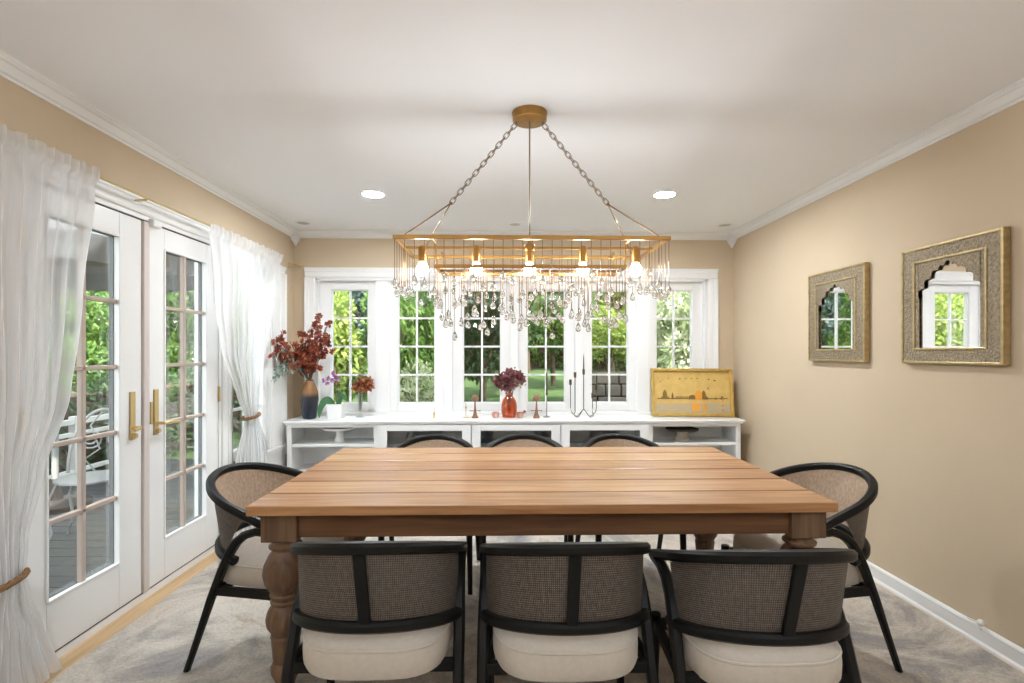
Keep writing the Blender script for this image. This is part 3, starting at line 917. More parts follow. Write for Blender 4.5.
for (x, y, z, L) in rest + drops[100:]:
    m.mi = 0; m.tube([(x, y, z), (x, y, z - L)], 0.0013, 5)
    m.mi = 1; m.lathe([(0.0001, 0.012), (0.003, 0.010), (0.006, 0.004), (0.0115, -0.008), (0.013, -0.016), (0.0105, -0.024), (0.005, -0.0285), (0.0001, -0.0295)], (x, y, z - L - 0.010), 9)
m.mi = 0; m.box((-LX, -0.005, LZ - 0.007), (LX, 0.005, LZ + 0.004))
o = m.build('crystal_strands', [BRONZE, CRYSTAL], ch); o['kind'] = 'stuff'

# ------------------------------------------------------------------ ceiling fixtures
def downlight(x, y, label, on=True, r=0.068):
    t = thing('ceiling_downlight', label, 'ceiling light', (x, y, CZ), 0, None)
    m = MB(); prof = [(r + 0.014, 0.0), (r + 0.014, -0.004), (r + 0.004, -0.006), (r, -0.004), (r - 0.004, -0.001)]
    m.lathe([(r + 0.015, 0.0)] + prof[1:] + [(r - 0.006, 0.0)], (0, 0, 0), 32)
    m.build('trim_ring', TRIM, t)
    m = MB(); m.lathe([(0.0001, -0.003), (r - 0.004, -0.003), (r - 0.004, 0.0), (0.0001, 0.0)], (0, 0, 0), 32)
    m.build('lens', LAMPON if on else LAMPOFF, t)
    return t
downlight(-0.876, 3.516, 'lit recessed ceiling light on the doors side of the chandelier')
downlight(1.126, 3.483, 'lit recessed ceiling light on the mirror-wall side of the chandelier')
downlight(-1.655, 4.31, 'small unlit ceiling disc in the corner above the tall vase', False, 0.05)
downlight(1.905, 4.30, 'small unlit ceiling disc in the corner above the golden picture', False, 0.05)
downlight(0.12, 4.31, 'small unlit ceiling disc above the middle of the window bank', False, 0.045)

# ------------------------------------------------------------------ sideboard units
SY0, SY1 = 4.27, 4.60
EX = [-1.775, -1.02, -0.245, 0.50, 1.245, 2.03]
ZT = 0.728
names = ['open', 'door', 'door', 'door', 'open']
labels = ['white open shelf cabinet unit by the glazed doors, holding the white cake stand', 'white glass-door cabinet unit next to the shelf with the white cake stand',
          'white glass-door cabinet unit in the centre below the amber vase', 'white glass-door cabinet unit below the wire candelabra', 'white open shelf cabinet unit below the golden picture']
for i in range(5):
    xa, xb = EX[i] + 0.001, EX[i + 1] - 0.001
    w = xb - xa
    t = thing('sideboard_cabinet', labels[i], 'cabinet', ((xa + xb) / 2, SY0, 0), 0, 'white cabinet units under the windows')
    d = SY1 - SY0; h = w / 2; zt2 = ZT - 0.034
    m = MB()
    m.box((-h, 0.02, 0.08), (-h + 0.022, d, zt2)); m.box((h - 0.022, 0.02, 0.08), (h, d, zt2))
    m.box((-h + 0.022, d - 0.012, 0.08), (h - 0.022, d, zt2)); m.box((-h + 0.022, 0.02, 0.08), (h - 0.022, d - 0.012, 0.105)); m.box((-h + 0.022, 0.02, zt2 - 0.02), (h - 0.022, d - 0.012, zt2))
    m.box((-h, 0.04, 0.0), (h, d, 0.08))
    m.build('carcass', WHITE, t, smooth=False, bevel=0.002)
    f = MB(); sw = 0.036
    f.box((-h, 0, 0.0), (-h + sw, 0.02, zt2)); f.box((h - sw, 0, 0.0), (h, 0.02, zt2))
    f.box((-h + sw, 0, zt2 - 0.024), (h - sw, 0.02, zt2)); f.box((-h + sw, 0, 0.0), (h - sw, 0.02, 0.10))
    f.build('face_frame', WHITE, t, smooth=False, bevel=0.002)
    sh = MB(); sh.box((-h + 0.022, 0.022, 0.505), (h - 0.022, d - 0.012, 0.528)); sh.build('shelf', WHITE, t, smooth=False, bevel=0.002)
    sh = MB(); sh.box((-h + 0.022, 0.022, 0.285), (h - 0.022, d - 0.012, 0.305)); sh.build('shelf', WHITE, t, smooth=False, bevel=0.002)
    if names[i] == 'door':
        dz0, dz1 = 0.012, zt2 - 0.004
        dr = MB(); a, b = -h + 0.004, h - 0.004; st = 0.072
        dr.box((a, -0.02, dz0), (a + st, -0.001, dz1)); dr.box((b - st, -0.02, dz0), (b, -0.001, dz1))
        dr.box((a + st, -0.02, dz1 - 0.048), (b - st, -0.001, dz1)); dr.box((a + st, -0.02, dz0), (b - st, -0.001, dz0 + 0.09))
        do = dr.build('door', WHITE, t, smooth=False, bevel=0.003)
        MB().box((a + st, -0.012, dz0 + 0.09), (b - st, -0.008, dz1 - 0.048)).build('glass_pane', CABGLASS, do, smooth=False)
        k = MB(); k.ball((b - st / 2, -0.032, 0.42), 0.012, 8); k.tube([(b - st / 2, -0.02, 0.42), (b - st / 2, -0.03, 0.42)], 0.005, 8); k.build('knob', BRASS, do)
m = MB(); xa, xb = EX[0] - 0.022, EX[5] + 0.026
prof = [(0.0, 0.0), (0.006, -0.004), (0.012, -0.012), (0.016, -0.014), (0.026, -0.020), (0.032, -0.033)]
# slab with a moulded front edge
m.box((xa, SY0 - 0.030, ZT - 0.019), (xb, 4.605, ZT))
m.box((xa + 0.010, SY0 - 0.018, ZT - 0.034), (xb - 0.012, 4.604, ZT - 0.019))
o = m.build('worktop', pbr('white_gloss_top', (0.83, 0.83, 0.82), 0.25), smooth=False, bevel=0.005)
tag(o, 'long white worktop running over all the cabinets under the windows', 'worktop')

# cake stands
def cake_stand(x, y, z, lb, pm, bm, r, hgt, pr=0.036):
    t = thing('cake_stand', lb, 'cake stand', (x, y, z))
    m = MB(); m.lathe([(0.0001, 0), (pr * 1.25, 0), (pr * 1.25, 0.008), (pr, 0.018), (pr * 0.78, hgt * 0.5), (pr * 0.9, hgt - 0.012), (pr * 1.1, hgt - 0.001), (0.0001, hgt - 0.001)], (0, 0, 0), 32); m.build('pedestal', bm, t)
    m = MB(); m.lathe([(0.0001, hgt), (r * 0.9, hgt), (r * 0.99, hgt + 0.006), (r, hgt + 0.018), (r * 0.96, hgt + 0.020), (r * 0.90, hgt + 0.011), (0.0001, hgt + 0.011)], (0, 0, 0), 40); m.build('plate', pm, t)
cake_stand(-1.385, 4.42, 0.529, 'white ceramic cake stand on the open shelf by the glazed doors', CERAMIC, CERAMIC, 0.135, 0.105)
cake_stand(1.585, 4.43, 0.529, 'cake stand with a dark plate on the open shelf below the golden picture', DARKPLATE, BEIGEPOT, 0.140, 0.085, 0.06)

# ------------------------------------------------------------------ things on the worktop
def cluster(mb, c, r, n, s, w=0.8, sq=1.0):
    for _ in range(n):
        d = Vector((random.gauss(0, 1), random.gauss(0, 1), random.gauss(0, 1))); d.normalize()
        p = Vector(c) + Vector((d.x, d.y, d.z * sq)) * r * random.uniform(0.2, 1.0)
        dd = d + Vector((random.uniform(-.8, .8), random.uniform(-.8, .8), random.uniform(-.8, .8)))
        mb.leaf(p, dd, s * random.uniform(0.7, 1.2), w)

def rose(mb, c, r, nrm=(0, -1, 0.3), rings=3):
    N = Vector(nrm).normalized(); U = N.orthogonal().normalized(); V = N.cross(U)
    for k in range(rings):
        nn = 4 + k * 2
        for q in range(nn):
            a = 2 * PI * q / nn + k * 0.6
            rad = U * math.cos(a) + V * math.sin(a)
            tilt = 0.25 + 0.42 * k
            d = (N * (1.1 - tilt) + rad * tilt).normalized()
            mb.leaf(Vector(c) + rad * r * 0.1 * k, d, r * (0.75 + 0.2 * k), 0.95, 0.35)

# tall vase with rust branches
random.seed(3)
VX, VY = -1.635, 4.40
t = thing('branch_vase', 'tall amber and dark blue vase holding a spray of rust red branches', 'vase', (VX, VY, ZT + 0.0005))
m = MB(); m.lathe([(0.0001, 0), (0.048, 0), (0.054, 0.006), (0.067, 0.09), (0.073, 0.165), (0.069, 0.225), (0.054, 0.28), (0.036, 0.312), (0.031, 0.325), (0.034, 0.333), (0.030, 0.333), (0.027, 0.318), (0.0001, 0.305)], (0, 0, 0), 32)
m.build('vase_body', GLAZE, t)
tips = [(-0.18, -0.24, 0.70), (-0.16, -0.20, 0.62), (-0.12, -0.12, 0.66), (-0.05, 0.02, 0.72), (0.02, -0.06, 0.70), (0.09, 0.0, 0.82), (0.15, -0.04, 0.78), (0.05, 0.02, 0.84), (-0.08, -0.08, 0.58), (0.0, -0.10, 0.54), (-0.15, -0.26, 0.56), (0.16, 0.02, 0.68), (0.07, -0.08, 0.62), (-0.02, -0.06, 0.64), (0.17, -0.02, 0.84), (0.12, -0.05, 0.58)]
m = MB(); fl = MB()
for (dx, dy, dz) in tips:
    P = [(0, 0, 0.29), (dx * 0.15, dy * 0.15, 0.38), (dx * 0.55, dy * 0.5, 0.38 + (dz - 0.38) * 0.5), (dx, dy, dz)]
    m.tube(P, 0.003, 5)
    for k in range(12):
        tt = random.uniform(0.25, 1.05)
        base = Vector((dx * tt, dy * tt, 0.36 + (dz - 0.36) * tt)) + Vector((max(-.04, random.gauss(0, .030)), random.gauss(-.01, .03), random.gauss(0, .028)))
        rose(fl, base, random.uniform(0.026, 0.042), (random.uniform(-1, 1), -0.8, random.uniform(-.3, .9)), 2)
m.build('branch_stems', STEM, t)
fl.build('rust_leaves', RUST, t, smooth=False)
e = MB()
for k, (dx, dy, dz) in enumerate(((-0.17, -0.22, 0.47), (-0.175, -0.34, 0.36), (-0.16, -0.30, 0.54), (-0.12, -0.10, 0.44), (-0.175, -0.30, 0.42))):
    P = [Vector((0, 0, 0.30)), Vector((dx * 0.3, dy * 0.3, 0.43)), Vector((dx * 0.7, dy * 0.7, dz + 0.04)), Vector((dx, dy, dz - 0.02))]
    e.tube(P, 0.002, 5)
    for q in range(10):
        u = 0.35 + 0.065 * q
        s = min(int(u * 3), 2); f = u * 3 - s
        p = P[s].lerp(P[s + 1], min(f, 1.0))
        for sg in (-1, 1): e.leaf(p, (random.uniform(-.1, .3), random.uniform(-.8, .2), sg * random.uniform(0.4, 1)), 0.036, 0.8)
e.build('eucalyptus_sprigs', EUCA, t, smooth=False)

# white orchid pot
t = thing('orchid_pot', 'white square pot with a purple orchid and drooping green leaves', 'potted plant', (-1.42, 4.44, ZT + 0.0005))
m = MB(); a, b = 0.058, 0.068
m._add([(-a, -a, 0), (a, -a, 0), (a, a, 0), (-a, a, 0), (-b, -b, 0.125), (b, -b, 0.125), (b, b, 0.125), (-b, b, 0.125), (-b + .008, -b + .008, 0.125), (b - .008, -b + .008, 0.125), (b - .008, b - .008, 0.125), (-b + .008, b - .008, 0.125),
        (-b + .012, -b + .012, 0.105), (b - .012, -b + .012, 0.105), (b - .012, b - .012, 0.105), (-b + .012, b - .012, 0.105)],
       [(0, 3, 2, 1), (0, 1, 5, 4), (1, 2, 6, 5), (2, 3, 7, 6), (3, 0, 4, 7), (4, 5, 9, 8), (5, 6, 10, 9), (6, 7, 11, 10), (7, 4, 8, 11), (8, 9, 13, 12), (9, 10, 14, 13), (10, 11, 15, 14), (11, 8, 12, 15), (12, 13, 14, 15)])
m.build('pot', CERAMIC, t, smooth=False, bevel=0.006)
m = MB()
def strap_leaf(mb, P, wmax, nsub=10):
    P = [Vector(p) for p in P]
    def bez(u):
        q = [p.copy() for p in P]
        while len(q) > 1: q = [q[i].lerp(q[i + 1], u) for i in range(len(q) - 1)]
        return q[0]
    path = [bez(i / nsub) for i in range(nsub + 1)]
    sc = [max(0.08, math.sin(PI * min(1, 0.12 + 0.88 * i / nsub)) ** 0.6) for i in range(nsub + 1)]
    mb.sweep(path, [(-wmax, 0.004), (0, -0.002), (wmax, 0.004), (0, 0.002)], scales=sc, up=(0.2, -1, 0.3))
strap_leaf(m, [(-0.03, -0.03, 0.11), (-0.09, -0.05, 0.19), (-0.125, -0.07, 0.10), (-0.120, -0.075, 0.01)], 0.026)
strap_leaf(m, [(-0.02, 0.0, 0.11), (-0.06, -0.03, 0.20), (-0.10, -0.05, 0.17), (-0.13, -0.06, 0.09)], 0.024)
strap_leaf(m, [(0.02, -0.02, 0.11), (0.05, -0.03, 0.22), (0.08, -0.04, 0.20), (0.10, -0.05, 0.15)], 0.024)
strap_leaf(m, [(0.02, 0.02, 0.11), (0.03, 0.03, 0.2), (0.01, 0.03, 0.24), (-0.02, 0.03, 0.22)], 0.02)
m.build('orchid_leaves', ORCHL, t)
m = MB(); m.tube([(0, 0, 0.11), (0.005, 0, 0.22), (0.01, -0.01, 0.34), (0.0, -0.02, 0.44), (-0.01, -0.03, 0.50)], 0.003, 6); m.tube([(0.006, 0, 0.25), (-0.03, -0.03, 0.345), (-0.08, -0.05, 0.33)], 0.0025, 6); m.build('orchid_stem', STEM, t)
m = MB()
for p in ((-0.09, -0.055, 0.325), (-0.055, -0.05, 0.345), (-0.02, -0.04, 0.325), (0.0, -0.04, 0.365), (-0.06, -0.05, 0.30), (0.02, -0.03, 0.335), (-0.01, -0.04, 0.39)): rose(m, p, 0.026, (random.uniform(-.4, .4), -1, 0.1), 2)
m.build('orchid_flowers', PURPLE, t, smooth=False)

# slim clear vase with dried orange blooms
t = thing('bud_vase', 'slim clear glass vase with dried orange blooms beside the orchid pot', 'vase', (-1.225, 4.47, ZT + 0.0005))
m = MB(); m.lathe([(0.0001, 0), (0.034, 0), (0.036, 0.006), (0.018, 0.02), (0.012, 0.035), (0.016, 0.09), (0.026, 0.18), (0.034, 0.225), (0.0315, 0.225), (0.024, 0.18), (0.014, 0.09), (0.0001, 0.045)], (0, 0, 0), 24)
m.build('vase_body', VASEGLASS, t)
m = MB()
tips = [(-0.02, -0.03, 0.27), (0.03, -0.03, 0.29), (0.075, -0.02, 0.315), (0.05, -0.03, 0.26), (0.085, -0.02, 0.27), (0.0, 0.0, 0.30)]
for p in tips: m.tube([(0, 0, 0.05), (p[0] * 0.3, p[1] * 0.3, 0.2), p], 0.0022, 5)
m.build('flower_stems', STEM, t)
m = MB()
for p in tips: rose(m, p, 0.040, (random.uniform(-.5, .5), -1, 0.3), 3)
m.build('flower_heads', ORANGE, t, smooth=False)
m = MB()
for k in range(70): m.leaf((-0.005 + random.gauss(0, .028), 0.02 + random.gauss(0, .02), 0.345 + random.gauss(0, .02)), (random.uniform(-1, 1), random.uniform(-1, 1), random.uniform(-.3, 1)), 0.024, 0.5)
m.tube([(0, 0, 0.1), (-0.005, 0.02, 0.34)], 0.002, 5)
m.build('dried_sprig', pbr('dried_tan', (0.26, 0.20, 0.12), 0.8), t, smooth=False)

# brass candle holder
t = thing('candle_holder', 'small brass candle holder with a short ivory candle', 'candle holder', (-0.573, 4.40, ZT + 0.0005))
m = MB(); m.lathe([(0.0001, 0), (0.015, 0), (0.015, 0.004), (0.010, 0.010), (0.009, 0.03), (0.013, 0.050), (0.014, 0.052), (0.0001, 0.052)], (0, 0, 0), 20); m.build('holder', BRASS, t)
m = MB(); m.lathe([(0.009, 0.052), (0.009, 0.088), (0.0001, 0.090)], (0, 0, 0), 14); m.build('candle', WAX, t)

# wooden ball-topped ornaments
for x, lb in ((-0.222, 'brown ball-topped ornament on the amber vase side nearer the glazed doors'), (0.309, 'brown ball-topped ornament between the amber vase and the tall taper candlestick')):
    t = thing('ball_ornament', lb, 'ornament', (x, 4.41, ZT + 0.0005), 0, 'ball-topped ornaments flanking the amber vase')
    m = MB(); m.lathe([(0.0001, 0), (0.030, 0), (0.031, 0.008), (0.024, 0.016), (0.018, 0.03), (0.012, 0.055), (0.008, 0.09), (0.006, 0.14), (0.0001, 0.142)], (0, 0, 0), 18); m.build('stand', BROWNW, t)
    m = MB(); m.tube([(-0.042, 0, 0.062), (0.042, 0, 0.062)], 0.0035, 6); m.ball((-0.042, 0, 0.062), 0.006, 6); m.ball((0.042, 0, 0.062), 0.006, 6); m.build('crossbar', BROWNW, t)
    m = MB(); m.ball((0, 0, 0.170), 0.031, 14); m.build('ball', BROWNW, t)
# thin candlesticks
for x, y, h, th, lb in ((-0.304, 4.46, 0.075, 0.06, 'thin metal candlestick with a white taper beside the left brown ball ornament'), (0.403, 4.46, 0.19, 0.20, 'tall thin metal candlestick with a dark taper beside the wire candelabra')):
    t = thing('candlestick', lb, 'candlestick', (x, y, ZT + 0.0005))
    m = MB(); m.lathe([(0.0001, 0), (0.032, 0), (0.033, 0.003), (0.030, 0.006), (0.006, 0.008), (0.004, 0.014), (0.0035, h), (0.009, h + 0.004), (0.010, h + 0.022), (0.0001, h + 0.022)], (0, 0, 0), 20); m.build('stick', DARKMETAL if h > .1 else BRASS, t)
    m = MB(); m.lathe([(0.0075, h + 0.02), (0.006, h + th), (0.0001, h + th + 0.004)], (0, 0, 0), 10); m.build('taper', DARKMETAL if h > .1 else WAX, t)
# amber vase with mauve flowers
random.seed(5)
t = thing('amber_vase', 'amber glass bottle vase with mauve and dark red flowers', 'vase', (0.073, 4.44, ZT + 0.0005))
m = MB(); m.lathe([(0.0001, 0), (0.054, 0), (0.060, 0.006), (0.068, 0.06), (0.068, 0.11), (0.056, 0.155), (0.036, 0.18), (0.031, 0.195), (0.038, 0.212), (0.035, 0.212), (0.027, 0.195), (0.032, 0.178), (0.050, 0.15), (0.062, 0.11), (0.062, 0.06), (0.054, 0.012), (0.0001, 0.008)], (0, 0, 0), 28)
m.build('vase_body', AMBER, t)
m = MB(); heads = [(-0.095, -0.02, 0.315), (-0.07, -0.04, 0.35), (-0.02, -0.05, 0.33), (0.0, -0.03, 0.385), (0.03, -0.05, 0.30), (-0.05, -0.03, 0.285), (0.08, -0.03, 0.36), (0.095, -0.02, 0.335), (0.04, 0.0, 0.35), (-0.01, -0.05, 0.27)]
for p in heads: m.tube([(0, 0, 0.02), (p[0] * 0.2, p[1] * 0.2, 0.2), p], 0.0025, 5)
m.tube([(0, 0, 0.2), (0.03, -0.02, 0.36), (0.05, -0.02, 0.43)], 0.002, 5); m.ball((0.05, -0.02, 0.435), 0.007, 6)
m.build('flower_stems', STEM, t)
m = MB()
for p in heads: rose(m, p, 0.046, (random.uniform(-.6, .6), -1, random.uniform(0, .6)), 3)
m.build('flower_heads', MAUVE, t, smooth=False)
m = MB()
for k in range(40): m.leaf((0.07 + random.gauss(0, .03), -0.03 + random.gauss(0, .02), 0.30 + random.gauss(0, .015)), (random.uniform(-1, 1), random.uniform(-1, 0.4), random.uniform(-.8, .5)), 0.03, 0.5)
m.build('pale_foliage', pbr('pale_dried_leaf', (0.42, 0.38, 0.24), 0.8), t, smooth=False)
# small patterned tealight cups
for x, lb in ((-0.046, 'small red and white tealight cup left of the amber vase'), (0.166, 'small red and white tealight cup with a petal, right of the amber vase')):
    t = thing('tealight_cup', lb, 'tealight holder', (x, 4.41, ZT + 0.0005), 0, 'tealight cups by the amber vase')
    m = MB(); m.lathe([(0.0001, 0), (0.020, 0), (0.028, 0.012), (0.033, 0.034), (0.030, 0.050), (0.027, 0.050), (0.029, 0.034), (0.024, 0.014), (0.0001, 0.008)], (0, 0, 0), 20)
    m.build('cup', pbr('red_white_glass', (0.70, 0.58, 0.50), 0.2, col2=(0.34, 0.07, 0.03), scale=28), t)
    m = MB(); m.lathe([(0.016, 0.009), (0.016, 0.030), (0.0001, 0.032)], (0, 0, 0), 14); m.build('tealight', WAX, t)
    if x > 0:
        m = MB(); rose(m, (0.038, -0.01, 0.046), 0.024, (0.2, -1, 0.5), 2); m.build('petal', RUST, t, smooth=False)
# wire candelabra
t = thing('candelabra', 'dark wire candelabra with five candle cups on looping legs', 'candelabra', (0.722, 4.43, ZT + 0.0005))
z0 = 0.006
arms = [(-0.112, 0.285, 0.02), (-0.078, 0.350, -0.02), (0.000, 0.375, 0.0), (0.074, 0.170, -0.02), (0.115, 0.245, 0.02)]
foot = [(-0.06, -0.04), (-0.055, 0.03), None, (0.055, -0.04), (0.06, 0.03)]
for k, (x, h, y) in enumerate(arms):
    m = MB()
    if foot[k]:
        fx, fy = foot[k]
        sg = -1 if x < 0 else 1
        P = [(0, 0, 0.075), (fx * 0.4, fy * .5, 0.045), (fx * 0.75, fy, z0 + 0.010), (fx, fy, z0), (fx + sg * 0.025, fy, z0 + 0.012), (x - sg * 0.004, y * .5 + fy * .5, 0.05), (x, y, 0.09), (x, y, h)]
    else:
        P = [(0, 0, 0.072), (0, 0, h)]
    m.tube(P, 0.0038, 7); m.build('arm', DARKMETAL, t)
    m = MB(); m.lathe([(0.004, h - 0.004), (0.011, h), (0.012, h + 0.045), (0.009, h + 0.045), (0.009, h + 0.006), (0.0001, h + 0.006)], (x, y, 0), 14); m.build('candle_cup', DARKMETAL, t)
m = MB(); m.lathe([(0.009, 0.375), (0.007, 0.380), (0.004, 0.52), (0.0001, 0.56)], (0, 0, 0), 10); m.build('finial', DARKMETAL, t)

# ------------------------------------------------------------------ golden picture
PW, PH = 0.70, 0.425
t = thing('golden_picture', 'gilt framed golden picture leaning on the worktop in the corner', 'picture', (1.690, 4.45, ZT + 0.0035))
t.rotation_euler = (R(-11), 0, R(-7))
m = MB(); fw = 0.026; h2 = PW / 2
m.box((-h2, -0.022, 0), (-h2 + fw, 0.012, PH)); m.box((h2 - fw, -0.022, 0), (h2, 0.012, PH)); m.box((-h2 + fw, -0.022, 0), (h2 - fw, 0.012, fw)); m.box((-h2 + fw, -0.022, PH - fw), (h2 - fw, 0.012, PH))
m.build('frame', PAINTG, t, smooth=False, bevel=0.004)
m = MB(); m.box((-h2 + fw, -0.004, fw), (h2 - fw, 0.008, PH - fw)); m.build('canvas', CANV, t, smooth=False)
m = MB()
yq = -0.006
def patch(pts, mi):
    m.mi = mi; m.prism(pts, lambda p, q: (p[0], yq if q == 0 else -0.004, p[1]))
cw = h2 - fw - 0.002
patch([(-cw, fw + 0.002), (cw, fw + 0.002), (cw, 0.118), (-cw, 0.112)], 0)
yq = -0.0072
# a low arcade line with pavilions, generic
patch([(-cw + 0.02, 0.150), (cw - 0.02, 0.155), (cw - 0.02, 0.163), (-cw + 0.02, 0.160)], 1)
for (x, w_, h_, mi) in ((-0.235, 0.018, 0.085, 1), (-0.235, 0.034, 0.03, 1), (0.045, 0.06, 0.05, 2), (0.10, 0.018, 0.08, 1), (0.10, 0.034, 0.035, 1), (0.0, 0.03, 0.04, 1), (0.055, 0.03, 0.085, 2), (-0.17, 0.008, 0.06, 1), (0.255, 0.012, 0.03, 1), (0.20, 0.008, 0.02, 1)):
    patch([(x - w_, 0.150), (x + w_, 0.150), (x + w_, 0.150 + h_ * 0.6), (x + w_ * 0.5, 0.150 + h_ * 0.9), (x, 0.150 + h_), (x - w_ * 0.5, 0.150 + h_ * 0.9), (x - w_, 0.150 + h_ * 0.6)], mi); yq -= 0.0002
for k in range(14): 
    xx = -0.14 + 0.011 * k; patch([(xx, 0.163), (xx + 0.006, 0.163), (xx + 0.006, 0.176), (xx, 0.176)], 1)
patch([(0.0, 0.045), (0.055, 0.045), (0.06, 0.115), (-0.005, 0.115)], 2)
patch([(0.085, 0.05), (0.115, 0.05), (0.112, 0.115), (0.088, 0.115)], 2)
for (x, z, s) in ((-0.20, 0.335, 0.007), (-0.10, 0.335, 0.010), (-0.05, 0.336, 0.008), (0.0, 0.337, 0.008), (0.05, 0.338, 0.008), (0.15, 0.33, 0.010), (0.20, 0.32, 0.012), (-0.27, 0.31, 0.008), (-0.25, 0.325, 0.006), (0.14, 0.25, 0.010)):
    patch([(x - s, z), (x, z + s * 0.5), (x + s, z), (x, z - s * 0.9)], 1)
for k in range(6): patch([(0.245 + k * .002, 0.05 + k * 0.02), (0.262, 0.055 + k * 0.02), (0.258, 0.065 + k * 0.02)], 2 if k % 2 else 1)
o = m.build('painted_scene', [CANVW, INKD, INKO], t, smooth=False)

# ------------------------------------------------------------------ mirrors on the right wall
MROT = 1.3
def mirror(name, y0, y1, z0, z1, label):
    yc, zc = (y0 + y1) / 2, (z0 + z1) / 2
    t = thing('arched_mirror', label, 'mirror', (XR, yc, zc), 0, 'brass arched mirrors on the beige wall')
    W, H = (y1 - y0) / 2, (z1 - z0) / 2
    # local: Y along wall, X out of the wall is negative
    m = MB(); bw = 0.013
    for s in (-1, 1):
        m.box((-0.034, s * W - s * bw, -H), (-0.001, s * W, H)); m.box((-0.034, -W + bw, s * H - s * bw), (-0.001, W - bw, s * H))
    m.build('outer_border', BEAD, t, smooth=False, bevel=0.003)
    iw, ih = W - 0.075, H - 0.068
    m = MB()
    for s in (-1, 1):
        m.box((-0.029, s * iw, -H + bw), (-0.004, s * (W - bw), H - bw)); m.box((-0.029, -iw, s * ih), (-0.004, iw, s * (H - bw)))
    m.build('embossed_band', EMBOSS, t, smooth=False)
    m = MB(); b2 = 0.011
    for s in (-1, 1):
        m.box((-0.034, s * (iw - b2), -ih), (-0.004, s * iw, ih)); m.box((-0.034, -iw + b2, s * ih - s * b2), (-0.004, iw - b2, s * ih))
    m.build('inner_border', BEAD, t, smooth=False, bevel=0.003)
    # recessed arch plate: scalloped opening cut from the inner rectangle
    a, b = iw - b2, ih - b2
    ow = a - 0.022
    spring = -b + 2 * b * 0.58
    top = b - 0.012
    cusps = [(ow, spring), (ow * 0.80, spring + (top - spring) * 0.30), (ow * 0.58, spring + (top - spring) * 0.56), (ow * 0.32, spring + (top - spring) * 0.76), (ow * 0.12, spring + (top - spring) * 0.86)]
    arc = []
    for i in range(len(cusps) - 1):
        p, q = Vector(cusps[i]), Vector(cusps[i + 1])
        mid = (p + q) / 2; d = q - p; nrm = Vector((d.y, -d.x)).normalized()
        if nrm.dot(mid - Vector((0, spring - 0.1))) < 0: nrm = -nrm
        for k in range(7):
            u = k / 6
            arc.append(p.lerp(q, u) + nrm * (d.length * 0.36 * math.sin(PI * u)))
    arc += [Vector((ow * 0.06, top - 0.004)), Vector((0, top))]
    half = arc + [Vector((-p.x, p.y)) for p in reversed(arc[:-1])]
    # plate as strips: left jamb, right jamb, and columns above the arch
    m = MB(); xf, xk = -0.028, -0.022
    m.box((xf, -a, -b), (xk, -ow, spring)); m.box((xf, ow, -b), (xk, a, spring))
    full = [Vector((a, spring))] + half + [Vector((-a, spring))]
    def P3(p, x): return (x, p.x, p.y)
    for i in range(len(full) - 1):
        p, q = full[i], full[i + 1]
        if abs(p.x - q.x) < 1e-5: continue
        quad = [p, q, Vector((q.x, b)), Vector((p.x, b))]
        m.prism(quad, lambda v, s: P3(v, xf if s == 0 else xk))
    m.build('arch_plate', EMBOSS, t, smooth=False)
    m = MB(); m.box((-0.0015, -a, -b), (0.0015, a, b))
    return t, m
t, m = mirror('m', 2.083, 2.628, 1.237, 1.819, 'larger-looking brass arched mirror nearer the viewer on the beige wall')
o = m.build('mirror_glass', MIRROR, t, smooth=False, loc=(-0.0125, 0, 0), rot=(0, 0, R(MROT)))
t, m = mirror('m', 2.896, 3.438, 1.236, 1.816, 'brass arched mirror nearer the window corner on the beige wall')
o = m.build('mirror_glass', MIRROR, t, smooth=False, loc=(-0.0125, 0, 0), rot=(0, 0, R(MROT)))

# cable stub at the baseboard
m = MB(); m.tube([(XR - 0.018, 2.26, 0.093), (XR - 0.022, 2.22, 0.098), (XR - 0.028, 2.19, 0.091), (XR - 0.05, 2.165, 0.092)], 0.004, 8)
m.ball((XR - 0.022, 2.195, 0.104), 0.015, 8)
tag(m.build('cable_stub', pbr('off_white_plastic', (0.70, 0.68, 0.64), 0.5)), 'short off-white cable end lying on the baseboard', 'cable')

# ------------------------------------------------------------------ curtain rod and sheer curtains
RX = XL + 0.085; RZ = 2.068
t = thing('curtain_rod', 'thin brass curtain rod running above the glazed doors to the corner', 'curtain rod', (RX, 3.0, RZ))
m = MB(); m.tube([(0, -1.9, 0), (0, 1.555, -0.004)], 0.0055, 8); m.build('rod', BRASS, t)
for y in (-1.6, -0.40, 1.52):
    m = MB(); m.tube([(-0.085, y, -0.012), (-0.04, y, -0.012), (0, y, -0.008)], 0.005, 6); m.box((-0.0845, y - 0.010, -0.035), (-0.079, y + 0.010, 0.012)); m.build('bracket', BRASS, t)
m = MB(); m.ball((0, 1.565, -0.004), 0.014, 10); m.build('finial', BRASS, t)

def interp(tab, z):
    tab = sorted(tab)
    if z <= tab[0][0]: return tab[0][1]
    for (z0, v0), (z1, v1) in zip(tab, tab[1:]):
        if z <= z1:
            u = (z - z0) / (z1 - z0); u = u * u * (3 - 2 * u) * 0.5 + u * 0.5
            return v0 + (v1 - v0) * u
    return tab[-1][1]

